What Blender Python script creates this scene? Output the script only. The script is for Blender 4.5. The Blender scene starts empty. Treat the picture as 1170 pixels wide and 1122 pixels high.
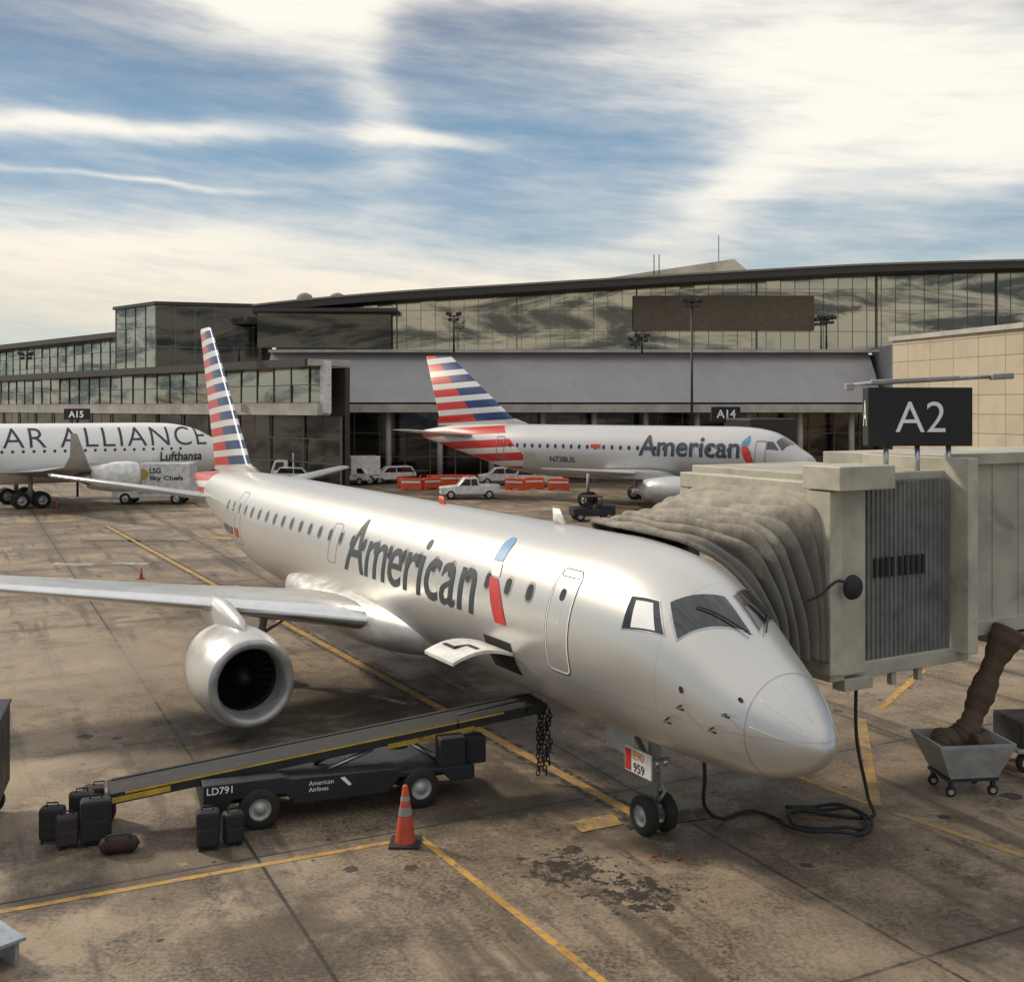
import bpy, bmesh, math, random
import numpy as np
from mathutils import Vector, Matrix
random.seed(7)
scene=bpy.context.scene
D=bpy.data
# ------------------------------------------------------------------ nodes
class NT:
    def __init__(s,tree): s.t=tree
    def n(s,k,**kw):
        n=s.t.nodes.new(k)
        for a,b in kw.items(): setattr(n,a,b)
        return n
    def put(s,sock,v):
        if isinstance(v,bpy.types.NodeSocket): s.t.links.new(v,sock)
        elif v is not None: sock.default_value=v
    def m(s,op,a,b=None,c=None,clamp=False):
        n=s.n('ShaderNodeMath',operation=op); n.use_clamp=clamp
        s.put(n.inputs[0],a)
        if b is not None: s.put(n.inputs[1],b)
        if c is not None: s.put(n.inputs[2],c)
        return n.outputs[0]
    def mix(s,f,a,b,bt='MIX'):
        n=s.n('ShaderNodeMix',data_type='RGBA',blend_type=bt)
        s.put(n.inputs[0],f); s.put(n.inputs[6],c4(a)); s.put(n.inputs[7],c4(b))
        return n.outputs[2]
    def noise(s,vec,scale,detail=4,rough=.55,dist=0):
        n=s.n('ShaderNodeTexNoise'); n.inputs['Scale'].default_value=scale; n.inputs['Detail'].default_value=min(detail,5)
        n.inputs['Roughness'].default_value=rough; n.inputs['Distortion'].default_value=dist
        if vec is not None: s.put(n.inputs['Vector'],vec)
        return n.outputs[0]
    def ramp(s,v,a,b,lo=0.,hi=1.):
        n=s.n('ShaderNodeMapRange',interpolation_type='SMOOTHSTEP'); s.put(n.inputs[0],v)
        n.inputs[1].default_value=a; n.inputs[2].default_value=b; n.inputs[3].default_value=lo; n.inputs[4].default_value=hi
        return n.outputs[0]
    def sep(s,v):
        n=s.n('ShaderNodeSeparateXYZ'); s.put(n.inputs[0],v); return n.outputs
    def comb(s,x,y,z):
        n=s.n('ShaderNodeCombineXYZ'); s.put(n.inputs[0],x); s.put(n.inputs[1],y); s.put(n.inputs[2],z); return n.outputs[0]
    def mapping(s,v,sc=(1,1,1),rot=(0,0,0)):
        n=s.n('ShaderNodeMapping'); s.put(n.inputs[0],v); n.inputs['Scale'].default_value=sc; n.inputs['Rotation'].default_value=rot; return n.outputs[0]
def c4(c):
    if isinstance(c,(tuple,list)): return tuple(c[:3])+(1,)
    return c
def newmat(name):
    m=D.materials.new(name); m.use_nodes=True
    nt=NT(m.node_tree); p=m.node_tree.nodes['Principled BSDF']
    return m,nt,p
def M(name,col,rough=.6,metal=0.,var=.18,scale=2.5,bump=0.,bscale=40,dirt=0.,coat=0.):
    m,nt,p=newmat(name)
    co=nt.n('ShaderNodeTexCoord').outputs['Object']
    n=nt.noise(co,scale,4,.6)
    f=nt.ramp(n,.3,.7)
    c=nt.mix(f,tuple(x*(1-var) for x in col),tuple(min(1,x*(1+var)) for x in col))
    if dirt>0:
        d=nt.ramp(nt.noise(co,scale*.6,5,.7,.6),.5,.75,0,dirt)
        c=nt.mix(d,c,(.06,.045,.035))
    nt.put(p.inputs['Base Color'],c)
    r=nt.ramp(n,.3,.7,max(.03,rough-.06),min(1,rough+.08))
    nt.put(p.inputs['Roughness'],r)
    p.inputs['Metallic'].default_value=metal
    p.inputs['Coat Weight'].default_value=coat
    if bump>0:
        b=nt.n('ShaderNodeBump'); b.inputs['Strength'].default_value=bump; b.inputs['Distance'].default_value=.01
        nt.put(b.inputs['Height'],nt.noise(co,bscale,3)); nt.put(p.inputs['Normal'],b.outputs[0])
    return m
# ------------------------------------------------------------------ mesh builder
class B:
    def __init__(s): s.v=[];s.f=[];s.mi=[];s.sm=[]
    def add(s,vs,fs,mi=0,sm=False):
        o=len(s.v); s.v+= [tuple(v) for v in vs]
        for f in fs: s.f.append(tuple(i+o for i in f)); s.mi.append(mi); s.sm.append(sm)
        return s
    def box(s,c,d,rot=0,mi=0,tilt=0):
        x,y,z=[k/2 for k in d]; vs=[]
        for a,b,e in ((-x,-y,-z),(x,-y,-z),(x,y,-z),(-x,y,-z),(-x,-y,z),(x,-y,z),(x,y,z),(-x,y,z)):
            if tilt: a,e=a*math.cos(tilt)-e*math.sin(tilt),a*math.sin(tilt)+e*math.cos(tilt)
            vs.append((c[0]+a*math.cos(rot)-b*math.sin(rot),c[1]+a*math.sin(rot)+b*math.cos(rot),c[2]+e))
        return s.add(vs,[(0,3,2,1),(4,5,6,7),(0,1,5,4),(1,2,6,5),(2,3,7,6),(3,0,4,7)],mi)
    def loft(s,rings,mi=0,sm=True,closed=True,caps=(True,True)):
        n=len(rings[0]); vs=[p for r in rings for p in r]; fs=[]
        for i in range(len(rings)-1):
            for j in range(n if closed else n-1):
                a=i*n+j;b=i*n+(j+1)%n; fs.append((a,b,b+n,a+n))
        s.add(vs,fs,mi,sm)
        if closed:
            if caps[0]: s.add(rings[0],[tuple(range(n))[::-1]],mi,False)
            if caps[1]: s.add(rings[-1],[tuple(range(n))],mi,False)
        return s
    def cyl(s,p0,p1,r0,r1=None,n=16,mi=0,sm=True,caps=(True,True)):
        r1=r0 if r1 is None else r1
        p0=Vector(p0);p1=Vector(p1);d=(p1-p0).normalized()
        a=d.orthogonal().normalized();b=d.cross(a)
        ring=lambda p,r:[tuple(p+a*math.cos(2*math.pi*i/n)*r+b*math.sin(2*math.pi*i/n)*r) for i in range(n)]
        return s.loft([ring(p0,r0),ring(p1,r1)],mi,sm,True,caps)
    def tube(s,pts,r,n=8,mi=0):
        pts=[Vector(p) for p in pts]; rings=[]; up=None
        for i,p in enumerate(pts):
            d=(pts[min(i+1,len(pts)-1)]-pts[max(i-1,0)]).normalized()
            if up is None: up=d.orthogonal().normalized()
            up=(up-d*up.dot(d)).normalized(); b=d.cross(up)
            rr=r[i] if isinstance(r,(list,tuple)) else r
            rings.append([tuple(p+up*math.cos(2*math.pi*k/n)*rr+b*math.sin(2*math.pi*k/n)*rr) for k in range(n)])
        return s.loft(rings,mi)
    def rev(s,prof,c=(0,0,0),axis=0,n=40,mi=0,sm=True):
        rings=[]
        for x,r in prof:
            ring=[]
            for k in range(n):
                t=2*math.pi*k/n; a,b=r*math.cos(t),r*math.sin(t)
                p=(x,a,b) if axis==0 else ((a,x,b) if axis==1 else (a,b,x))
                ring.append((c[0]+p[0],c[1]+p[1],c[2]+p[2]))
            rings.append(ring)
        return s.loft(rings,mi,sm,True,(False,False))
    def prism(s,poly,y0,y1,mi=0):
        n=len(poly); vs=[(x,y0,z) for x,z in poly]+[(x,y1,z) for x,z in poly]
        fs=[tuple(range(n)),tuple(range(n,2*n))[::-1]]+[(i,i+n,(i+1)%n+n,(i+1)%n) for i in range(n)]
        return s.add(vs,fs,mi)
    def slab(s,poly,z0,z1,mi=0):
        n=len(poly); vs=[(x,y,z0) for x,y in poly]+[(x,y,z1) for x,y in poly]
        fs=[tuple(range(n))[::-1],tuple(range(n,2*n))]+[(i,(i+1)%n,(i+1)%n+n,i+n) for i in range(n)]
        return s.add(vs,fs,mi)
    def obj(s,name,mats,parent=None,loc=(0,0,0),rot=0,bevel=0,fix=True,**kw):
        me=D.meshes.new(name); me.from_pydata(s.v,[],s.f)
        if not isinstance(mats,(list,tuple)): mats=[mats]
        for m in mats: me.materials.append(m)
        me.polygons.foreach_set('material_index',s.mi); me.polygons.foreach_set('use_smooth',s.sm)
        if fix:
            bm=bmesh.new(); bm.from_mesh(me); bmesh.ops.remove_doubles(bm,verts=bm.verts,dist=1e-5)
            bmesh.ops.recalc_face_normals(bm,faces=bm.faces); bm.to_mesh(me); bm.free()
        me.update()
        o=D.objects.new(name,me); scene.collection.objects.link(o)
        o.location=loc; o.rotation_euler=(0,0,rot)
        if parent: o.parent=parent
        if bevel:
            b=o.modifiers.new('bevel','BEVEL'); b.width=bevel; b.segments=2; b.limit_method='ANGLE'; b.angle_limit=.6
        for k,v in kw.items(): o[k]=v
        return o
def thing(name,label,cat,loc=(0,0,0),rot=0,group=None):
    o=D.objects.new(name,None); scene.collection.objects.link(o); o.empty_display_size=.3
    o.location=loc; o.rotation_euler=(0,0,rot); o['label']=label; o['category']=cat
    if group: o['group']=group
    return o
def dup(src,loc,rot=None,label=None,scale=None):
    t=src.copy(); scene.collection.objects.link(t); t.location=loc
    if rot is not None: t.rotation_euler=(0,0,rot)
    if scale: t.scale=scale
    if label: t['label']=label
    def rec(a,b):
        for c in list(a.children):
            k=c.copy(); scene.collection.objects.link(k); k.parent=b; rec(c,k)
    rec(src,t); return t
def text2d(s,w=None,h=None,bold=.0,cut=None,spacing=1.0):
    cu=D.curves.new('t','FONT'); cu.body=s; cu.size=1; cu.offset=bold; cu.space_character=spacing; cu.resolution_u=4
    ob=D.objects.new('t',cu); scene.collection.objects.link(ob)
    bpy.context.view_layer.update()
    me=D.meshes.new_from_object(ob.evaluated_get(bpy.context.evaluated_depsgraph_get()))
    D.objects.remove(ob); D.curves.remove(cu)
    bm=bmesh.new(); bm.from_mesh(me); D.meshes.remove(me)
    xs=[v.co.x for v in bm.verts]; ys=[v.co.y for v in bm.verts]
    x0,x1,y0,y1=min(xs),max(xs),min(ys),max(ys)
    sy=(h/(y1-y0)) if h else 1
    sx=(w/(x1-x0)) if w else sy
    for v in bm.verts: v.co.x=(v.co.x-x0)*sx; v.co.y=(v.co.y-y0)*sy
    if cut:
        W=(x1-x0)*sx;H=(y1-y0)*sy
        k=cut
        while k<H:
            bmesh.ops.bisect_plane(bm,geom=bm.verts[:]+bm.edges[:]+bm.faces[:],plane_co=(0,k,0),plane_no=(0,1,0)); k+=cut
        k=cut*3
        while k<W:
            bmesh.ops.bisect_plane(bm,geom=bm.verts[:]+bm.edges[:]+bm.faces[:],plane_co=(k,0,0),plane_no=(1,0,0)); k+=cut*3
    bm.verts.index_update()
    vs=[(v.co.x,v.co.y) for v in bm.verts]; fs=[tuple(v.index for v in f.verts) for f in bm.faces]
    W=(x1-x0)*sx
    bm.free(); return vs,fs,W
def flat_text(s,name,mat,parent,org,xd,yd,w=None,h=None,bold=0.,centre=False,spacing=1.0):
    vs,fs,W=text2d(s,w,h,bold,spacing=spacing)
    xd=Vector(xd);yd=Vector(yd);o=Vector(org)
    if centre: o=o-xd*W/2
    b=B(); b.add([tuple(o+xd*x+yd*y) for x,y in vs],fs); return b.obj(name,mat,parent,fix=False)
# ------------------------------------------------------------------ materials
m_black=M('black_rubber',(.016,.016,.018),.75,var=.3)
m_dark=M('dark_steel',(.03,.031,.035),.5,.3)
m_steel=M('brushed_steel',(.5,.5,.5),.35,.9)
m_lip=M('polished_lip',(.72,.72,.72),.2,.9,var=.05)
m_white=M('white_paint',(.68,.67,.64),.4,dirt=.35,coat=.2)
m_grey=M('grey_paint',(.27,.27,.265),.5,dirt=.4)
m_cream=M('cream_paint',(.42,.395,.32),.5,dirt=.5,scale=1.2)
m_cream2=M('bridge_beige',(.36,.34,.28),.55,dirt=.5,scale=.9)
m_glassd=M('dark_glass',(.012,.015,.02),.06,0,var=.1,coat=1)
m_cab=M('cabin_window_glass',(.035,.028,.02),.15,0,coat=.3)
m_winring=M('window_ring',(.42,.37,.3),.4,.4)
m_textd=M('slate_lettering',(.03,.04,.055),.6,0,var=.1)
m_red=M('red_paint',(.5,.03,.025),.45)
m_navy=M('navy_paint',(.010,.012,.02),.5,dirt=.3)
m_yel=M('yellow_paint',(.5,.33,.04),.5,dirt=.8)
m_whitet=M('white_lettering',(.8,.8,.8),.5,var=.05)
m_orange=M('orange_plastic',(.72,.1,.03),.5,dirt=.3)
m_orange2=M('dirty_cone_orange',(.45,.06,.025),.6,dirt=.7)
m_brown=M('brown_hose',(.075,.05,.03),.85,dirt=.5,bump=.6,bscale=16)
m_wing=M('wing_grey',(.48,.48,.47),.32,.45,var=.06,dirt=.15,scale=.8)
m_tyre=M('tyre_rubber',(.018,.017,.016),.85,dirt=.3)
m_fan=M('fan_blade',(.025,.025,.028),.4,.6)
m_inlet=M('inlet_liner',(.34,.34,.34),.35,.4)
m_rim=M('wheel_rim',(.4,.4,.39),.45,.5,dirt=.4)
# canvas: pale on top, darker grey on the hanging side
m_fabric,nt,p=newmat('bellows_fabric')
co=nt.n('ShaderNodeTexCoord').outputs['Object']
fx,fy,fz=nt.sep(co)
fn=nt.noise(co,2.0,5,.7)
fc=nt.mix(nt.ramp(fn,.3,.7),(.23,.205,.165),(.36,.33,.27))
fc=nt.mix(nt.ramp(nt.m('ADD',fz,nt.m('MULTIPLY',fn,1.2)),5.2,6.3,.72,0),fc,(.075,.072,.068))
nt.put(p.inputs['Base Color'],fc); p.inputs['Roughness'].default_value=.95
bp=nt.n('ShaderNodeBump'); bp.inputs['Strength'].default_value=.5; bp.inputs['Distance'].default_value=.03
nt.put(bp.inputs['Height'],nt.noise(nt.mapping(co,(3,3,1)),2.5,4,.6)); nt.put(p.inputs['Normal'],bp.outputs[0])

def airliner_mat(name,s0,c,z0,P,zf,bs,bz,bk,base=(.575,.565,.545),metal=.52,zl=-9,rg=.33):
    m,nt,p=newmat(name)
    co=nt.n('ShaderNodeTexCoord').outputs['Object']
    x,y,z=nt.sep(co)
    reg=nt.m('GREATER_THAN',nt.m('SUBTRACT',x,nt.m('ADD',nt.m('MULTIPLY',nt.m('SUBTRACT',z,z0),c),s0)),0)
    reg=nt.m('MAXIMUM',reg,nt.m('GREATER_THAN',z,zf))
    reg=nt.m('MULTIPLY',reg,nt.m('GREATER_THAN',z,zl))
    st=nt.m('LESS_THAN',nt.m('FRACT',nt.m('DIVIDE',nt.m('ADD',z,nt.m('MULTIPLY',x,.06)),P)),.58)
    bl=nt.m('MULTIPLY',nt.m('LESS_THAN',x,nt.m('ADD',nt.m('MULTIPLY',nt.m('SUBTRACT',z,bz),bk),bs)),nt.m('GREATER_THAN',z,zf))
    sc=nt.mix(bl,(.55,.03,.025),(.015,.04,.14))
    sc=nt.mix(st,(.66,.65,.63),sc)
    n=nt.noise(nt.mapping(co,(.2,.6,.8)),.7,3)
    basec=nt.mix(nt.ramp(n,.3,.7),tuple(v*.96 for v in base),tuple(v*1.03 for v in base))
    seam=nt.m('LESS_THAN',nt.m('FRACT',nt.m('DIVIDE',x,2.4)),.005)
    seam=nt.m('MAXIMUM',seam,nt.m('LESS_THAN',nt.m('ABSOLUTE',nt.m('SUBTRACT',z,2.62)),.007))
    basec=nt.mix(nt.m('MULTIPLY',seam,.28),basec,(.14,.13,.12))
    dirt=nt.ramp(nt.noise(nt.mapping(co,(.6,1,2.2)),1.6,5,.7),.48,.8,0,.55)
    low=nt.ramp(z,1.5,2.9,1,.04)
    basec=nt.mix(nt.m('MULTIPLY',dirt,low),basec,(.16,.12,.08))
    nt.put(p.inputs['Base Color'],nt.mix(reg,basec,sc))
    nt.put(p.inputs['Metallic'],nt.m('SUBTRACT',metal,nt.m('MULTIPLY',reg,metal)))
    p.inputs['Roughness'].default_value=rg
    p.inputs['Coat Weight'].default_value=.12; p.inputs['Coat Roughness'].default_value=.12
    return m
def pchip(pts):
    xs=np.array([p[0] for p in pts],float); ys=np.array([p[1] for p in pts],float)
    h=np.diff(xs); d=np.diff(ys)/h; m=np.zeros(len(xs))
    for i in range(1,len(xs)-1):
        if d[i-1]*d[i]>0: m[i]=2*d[i-1]*d[i]/(d[i-1]+d[i])
    m[0]=d[0]; m[-1]=d[-1]
    def f(x):
        x=min(max(x,xs[0]),xs[-1]); i=min(np.searchsorted(xs,x,side='right')-1,len(h)-1)
        t=(x-xs[i])/h[i]
        return float((2*t**3-3*t**2+1)*ys[i]+(t**3-2*t**2+t)*h[i]*m[i]+(-2*t**3+3*t**2)*ys[i+1]+(t**3-t**2)*h[i]*m[i+1])
    return f
class Fus:
    def __init__(s,top,bot,wid,L): s.t=pchip(top);s.b=pchip(bot);s.w=pchip(wid);s.L=L
    def cb(s,x): t,b=s.t(x),s.b(x); return (t+b)/2,(t-b)/2
    def pt(s,x,th,off=0):
        zc,b=s.cb(x);a=s.w(x)
        n=Vector((0,math.sin(th)/max(a,.01),math.cos(th)/max(b,.01))).normalized()
        e=.02; zc2,b2=s.cb(x+e);a2=s.w(x+e)
        P=Vector((x,a*math.sin(th),zc+b*math.cos(th)));Q=Vector((x+e,a2*math.sin(th),zc2+b2*math.cos(th)))
        T=(Q-P).normalized(); n=(n-T*n.dot(T)).normalized()
        return tuple(P+n*off)
    def side(s,x,z,sg=1,off=.006):
        zc,b=s.cb(x); k=max(-1,min(1,(z-zc)/b)); return s.pt(x,sg*math.acos(k),off)
    def mesh(s,n=64):
        xs=[0.004,.015,.04,.08,.14,.22,.32,.45,.6]+list(np.arange(.8,6,.2))+list(np.arange(6,s.L,.6))+[s.L]
        rings=[[s.pt(x,2*math.pi*k/n) for k in range(n)] for x in xs]
        return B().loft(rings)
    def patch(s,q,off,nu=10,nv=10,mi=0,b=None):
        b=b or B(); vs=[]
        for i in range(nu+1):
            for j in range(nv+1):
                u,v=i/nu,j/nv
                x=(1-u)*(1-v)*q[0][0]+u*(1-v)*q[1][0]+u*v*q[2][0]+(1-u)*v*q[3][0]
                t=(1-u)*(1-v)*q[0][1]+u*(1-v)*q[1][1]+u*v*q[2][1]+(1-u)*v*q[3][1]
                vs.append(s.pt(x,math.radians(t),off))
        fs=[(i*(nv+1)+j,(i+1)*(nv+1)+j,(i+1)*(nv+1)+j+1,i*(nv+1)+j+1) for i in range(nu) for j in range(nv)]
        return b.add(vs,fs,mi,True)
    def loopribbon(s,x0,x1,z0,z1,r,w,sg=1,off=.007):
        pts=[]
        for cx,cz,a0 in ((x1-r,z1-r,0),(x0+r,z1-r,90),(x0+r,z0+r,180),(x1-r,z0+r,270)):
            for k in range(7):
                a=math.radians(a0+15*k); pts.append((cx,cz,math.cos(a),math.sin(a)))
        P=[]
        for i in range(len(pts)):
            A=pts[i];C=pts[(i+1)%len(pts)]
            ax,az=A[0]+r*A[2],A[1]+r*A[3];bx,bz=C[0]+r*C[2],C[1]+r*C[3]
            m=max(1,int(math.hypot(bx-ax,bz-az)/.12))
            for k in range(m):
                t=k/m; P.append((ax+(bx-ax)*t,az+(bz-az)*t,A[2]+(C[2]-A[2])*t,A[3]+(C[3]-A[3])*t))
        inn=[s.side(x-w*nx,z-w*nz,sg,off) for x,z,nx,nz in P]; out=[s.side(x,z,sg,off) for x,z,nx,nz in P]
        return B().loft([inn,out],0,True,True,(False,False))
    def fill(s,x0,x1,z0,z1,r,sg=1,off=.008,b=None):
        b=b or B(); pts=[]
        for cx,cz,a0 in ((x1-r,z1-r,0),(x0+r,z1-r,90),(x0+r,z0+r,180),(x1-r,z0+r,270)):
            for k in range(4):
                a=math.radians(a0+30*k); pts.append(s.side(cx+r*math.cos(a),cz+r*math.sin(a),sg,off))
        return b.add(pts,[tuple(range(len(pts)))])
    def text(s,st,name,mat,parent,x0,z0,w,h,bold=0.,off=.006,sg=1,spacing=1.):
        vs,fs,W=text2d(st,w,h,bold,cut=.12,spacing=spacing)
        b=B(); b.add([s.side(x0-x*sg if sg==1 else x0+x,z0+y,sg,off) for x,y in vs],fs,0,False)
        return b.obj(name,mat,parent,fix=False)
def foil(sle,r,z,c,t,axis='y',n=14):
    up=[];lo=[]
    for i in range(n+1):
        x=.5*(1-math.cos(math.pi*i/n)); y=5*t*(.2969*math.sqrt(x)-.126*x-.3516*x*x+.2843*x**3-.1036*x**4)
        up.append((x,y)); lo.append((x,-y))
    pts=up[::-1]+lo[1:-1]
    if axis=='y': return [(sle+x*c,r,z+y*c) for x,y in pts]
    return [(sle+x*c,r+y*c,z) for x,y in pts]
def wing(name,st,sg,mat,parent,label=None):
    return B().loft([foil(a,sg*r,z,c,t) for a,r,z,c,t in st]).obj(name,mat,parent)
def wheel(parent,c,r,w,ax=(0,1,0),name='wheel'):
    o=B().rev([(-w/2,r*.55),(-w/2,r*.9),(-w*.35,r),(w*.35,r),(w/2,r*.9),(w/2,r*.55)],(0,0,0),1,24).obj(name,m_tyre,parent,c)
    B().rev([(-w*.45,.001),(-w*.48,r*.2),(-w*.3,r*.25),(-w*.3,r*.48),(-w*.5,r*.56),(w*.5,r*.56),(w*.3,r*.48),(w*.3,r*.25),(w*.48,r*.2),(w*.45,.001)],(0,0,0),1,20).obj('rim',m_rim,o)
    return o
def engine(parent,c,R,L,mat,sg=1):
    lip=R*.83
    o=B().rev([(.12*R,lip*1.075),(.4*R,R*.97),(.9*R,R),(1.5*R,R*.985),(2.3*R,R*.88),(L*.8,R*.72),(L*.8,R*.68),(L*.55,R*.6)]).obj('engine',mat,parent,c)
    B().rev([(.35*R,lip*.80),(.12*R,lip*.84),(.03*R,lip*.9),(0,lip*.98),(.03*R,lip*1.04),(.12*R,lip*1.075)],n=48).obj('inlet_lip',m_inlet,o)
    B().rev([(.35*R,lip*.80),(.6*R,lip*.8)],n=40).obj('inlet_duct',m_grey,o)
    B().rev([(.6*R,lip*.8),(1.0*R,lip*.84),(1.02*R,.01)],n=40).obj('fan_case',m_black,o)
    B().rev([(.5*R,.005),(.55*R,.1*R),(.68*R,.2*R),(.86*R,.28*R),(1.0*R,.3*R)],n=24).obj('spinner',m_fan,o)
    b=B()
    for k in range(24):
        t=2*math.pi*k/24; vs=[]
        for rr,tw in ((.28*R,.15),(.55*R,.35),(lip*.8,.55)):
            for e in (-1,1):
                a=t+e*.1*(.8+rr/R*.2)*(R/ (rr+.35*R)); x=.86*R+e*.1*R*(1-tw*.6)
                vs.append((x,rr*math.cos(a),rr*math.sin(a)))
        b.add(vs,[(0,1,3,2),(2,3,5,4)],0,True)
    b.obj('fan',m_fan,o,fix=False)
    B().rev([(L*.55,R*.5),(L*.85,R*.42),(L*1.0,R*.22),(L*1.08,.01)],n=24).obj('exhaust_cone',m_steel,o)
    return o
# ------------------------------------------------------------------ world
PSI=.514; NX,NY=4.457,15.42
world=D.worlds.new('World'); scene.world=world; world.use_nodes=True
wt=NT(world.node_tree); bg=world.node_tree.nodes['Background']
SUN_EL=math.radians(34); SUN_AZ=math.radians(-60)
sky=wt.n('ShaderNodeTexSky',sky_type='NISHITA'); sky.sun_disc=False; sky.sun_elevation=SUN_EL; sky.sun_rotation=SUN_AZ
sky.air_density=1.0; sky.dust_density=1.5; sky.ozone_density=2.0
gen=wt.n('ShaderNodeTexCoord').outputs['Generated']
wx,wy,wz=wt.sep(gen)
nn=wt.n('ShaderNodeTexNoise'); nn.inputs['Scale'].default_value=5; nn.inputs['Detail'].default_value=4; nn.inputs['Roughness'].default_value=.55
wt.put(nn.inputs['Vector'],wt.mapping(gen,(1,1,2.2)))
nc=wt.sep(nn.outputs['Color'])
X=wt.m('ADD',wx,wt.m('MULTIPLY',wt.m('SUBTRACT',nc[0],.5),.12))
Z=wt.m('ADD',wz,wt.m('MULTIPLY',wt.m('SUBTRACT',nc[1],.5),.04))
def blob(u,v,ru,rv,amp,tilt=0):
    cx=(u-585)/1260*.95; cz=(466-v)/1260*.95; rx=ru/1260; rz=rv/1260; t=math.radians(tilt)
    dx=wt.m('SUBTRACT',X,cx); dz=wt.m('SUBTRACT',Z,cz)
    a=wt.m('MULTIPLY_ADD',dz,math.sin(t)/rx,wt.m('MULTIPLY',dx,math.cos(t)/rx))
    b=wt.m('MULTIPLY_ADD',dz,math.cos(t)/rz,wt.m('MULTIPLY',dx,-math.sin(t)/rz))
    d=wt.m('MULTIPLY_ADD',a,a,wt.m('MULTIPLY',b,b))
    return wt.m('MULTIPLY',wt.m('EXPONENT',wt.m('MULTIPLY',d,-1)),amp)
blobs=[(980,100,250,95,1.1,-12),(840,215,130,40,.65,28),(1100,190,150,45,.5,0),(560,0,400,20,.6,0),(330,15,110,50,1.2,0),(130,158,180,11,1.0,3),
 (470,158,100,9,.8,-3),(430,110,40,95,.55,10),(100,285,330,36,.85,0),(600,350,900,50,.95,0),(150,214,110,4,.6,-4)]
tot=None
for q in blobs:
    r=blob(*q); tot=r if tot is None else wt.m('ADD',tot,r)
str1=wt.noise(wt.comb(wt.m('MULTIPLY',X,3.5),wt.m('MULTIPLY',wy,1.5),wt.m('MULTIPLY',Z,26)),1.0,5,.58)
fine=wt.noise(wt.comb(wt.m('MULTIPLY',wx,11),wy,wt.m('MULTIPLY_ADD',wx,8,wt.m('MULTIPLY',wz,70))),1.0,5,.64)
tot=wt.m('ADD',tot,wt.m('MULTIPLY',wt.m('SUBTRACT',str1,.45),1.1))
tot=wt.m('ADD',tot,wt.m('MULTIPLY',wt.m('SUBTRACT',fine,.5),.55))
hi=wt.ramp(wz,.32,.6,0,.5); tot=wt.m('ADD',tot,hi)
mask=wt.ramp(tot,-.25,1.2)
shade=wt.ramp(wt.m('ADD',fine,wt.m('MULTIPLY',tot,.12)),.28,.68)
warm=wt.ramp(wz,.02,.2)
cloud=wt.mix(warm,(.92,.79,.60),(1.02,.97,.87))
cloud=wt.mix(wt.m('MULTIPLY',wt.m('SUBTRACT',1,shade),.3),cloud,(.46,.51,.57))
sk=wt.mix(1.0,sky.outputs[0],(.10,.105,.11),'MULTIPLY')
pale=wt.mix(wt.ramp(wz,.05,.2),(.38,.54,.60),(.19,.34,.49)); pale=wt.mix(wt.ramp(wz,.22,.36),pale,(.15,.20,.30))
sk=wt.mix(.85,sk,pale)
allc=wt.mix(mask,sk,cloud)
boost=wt.ramp(wz,.36,.7,1.0,1.45)  # added gain on the sky overhead, out of view, to brighten the scene
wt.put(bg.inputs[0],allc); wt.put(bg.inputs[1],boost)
sun=D.lights.new('sun','SUN'); sun.energy=3.0; sun.angle=math.radians(6); sun.color=(1,.87,.68)
so=D.objects.new('sun',sun); scene.collection.objects.link(so)
sd=Vector((math.sin(SUN_AZ)*math.cos(SUN_EL),math.cos(SUN_AZ)*math.cos(SUN_EL),math.sin(SUN_EL)))
so.rotation_euler=(-sd).to_track_quat('-Z','Y').to_euler()
# ------------------------------------------------------------------ ground
GA=math.radians(26.4)
def ground_col(nt,co,full=True):
    rx=nt.mapping(co,(1,1,1),(0,0,-GA))
    n1=nt.noise(co,.16,5,.7); n2=nt.noise(co,.8,5,.78,.3); n3=nt.noise(co,13,4,.72)
    c=nt.mix(nt.ramp(n1,.4,.62),(.095,.066,.041),(.285,.218,.148))
    c=nt.mix(nt.ramp(n2,.48,.64,0,.82),c,(.048,.032,.02))
    c=nt.mix(nt.ramp(n3,.4,.62,0,.5),c,(.32,.255,.185))
    c=nt.mix(nt.ramp(n3,.44,.3,0,.55),c,(.035,.025,.017))
    if full:
        st=nt.noise(nt.mapping(rx,(1.5,.12,1)),1,4,.6)
        c=nt.mix(nt.ramp(st,.52,.66,0,.65),c,(.042,.03,.02))
        for scl,szz,th in ((.85,.17,.4),(2.3,.16,.72)):
            v=nt.n('ShaderNodeTexVoronoi',feature='F1'); v.inputs['Scale'].default_value=scl; v.inputs['Randomness'].default_value=1
            nt.put(v.inputs['Vector'],co)
            vn=nt.sep(v.outputs['Color'])
            d=nt.m('ADD',v.outputs['Distance'],nt.m('MULTIPLY',nt.m('SUBTRACT',n3,.5),.14))
            k=nt.m('LESS_THAN',d,nt.m('MULTIPLY',vn[0],szz)); k=nt.m('MULTIPLY',k,nt.m('GREATER_THAN',vn[1],th))
            c=nt.mix(nt.m('MULTIPLY',k,.85),c,(.02,.015,.011))
    return c,rx,n2,n3
m_ground,nt,p=newmat('stained_concrete')
co=nt.n('ShaderNodeTexCoord').outputs['Object']
c,rx,n2,n3=ground_col(nt,co)
gx,gy,gz=nt.sep(rx)
def joint(a,off,P):
    f=nt.m('FRACT',nt.m('DIVIDE',nt.m('SUBTRACT',a,off),P)); return nt.m('MULTIPLY',nt.m('SUBTRACT',.5,nt.m('ABSOLUTE',nt.m('SUBTRACT',f,.5))),P)
wob=nt.m('MULTIPLY',nt.m('SUBTRACT',n3,.5),.05)
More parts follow.
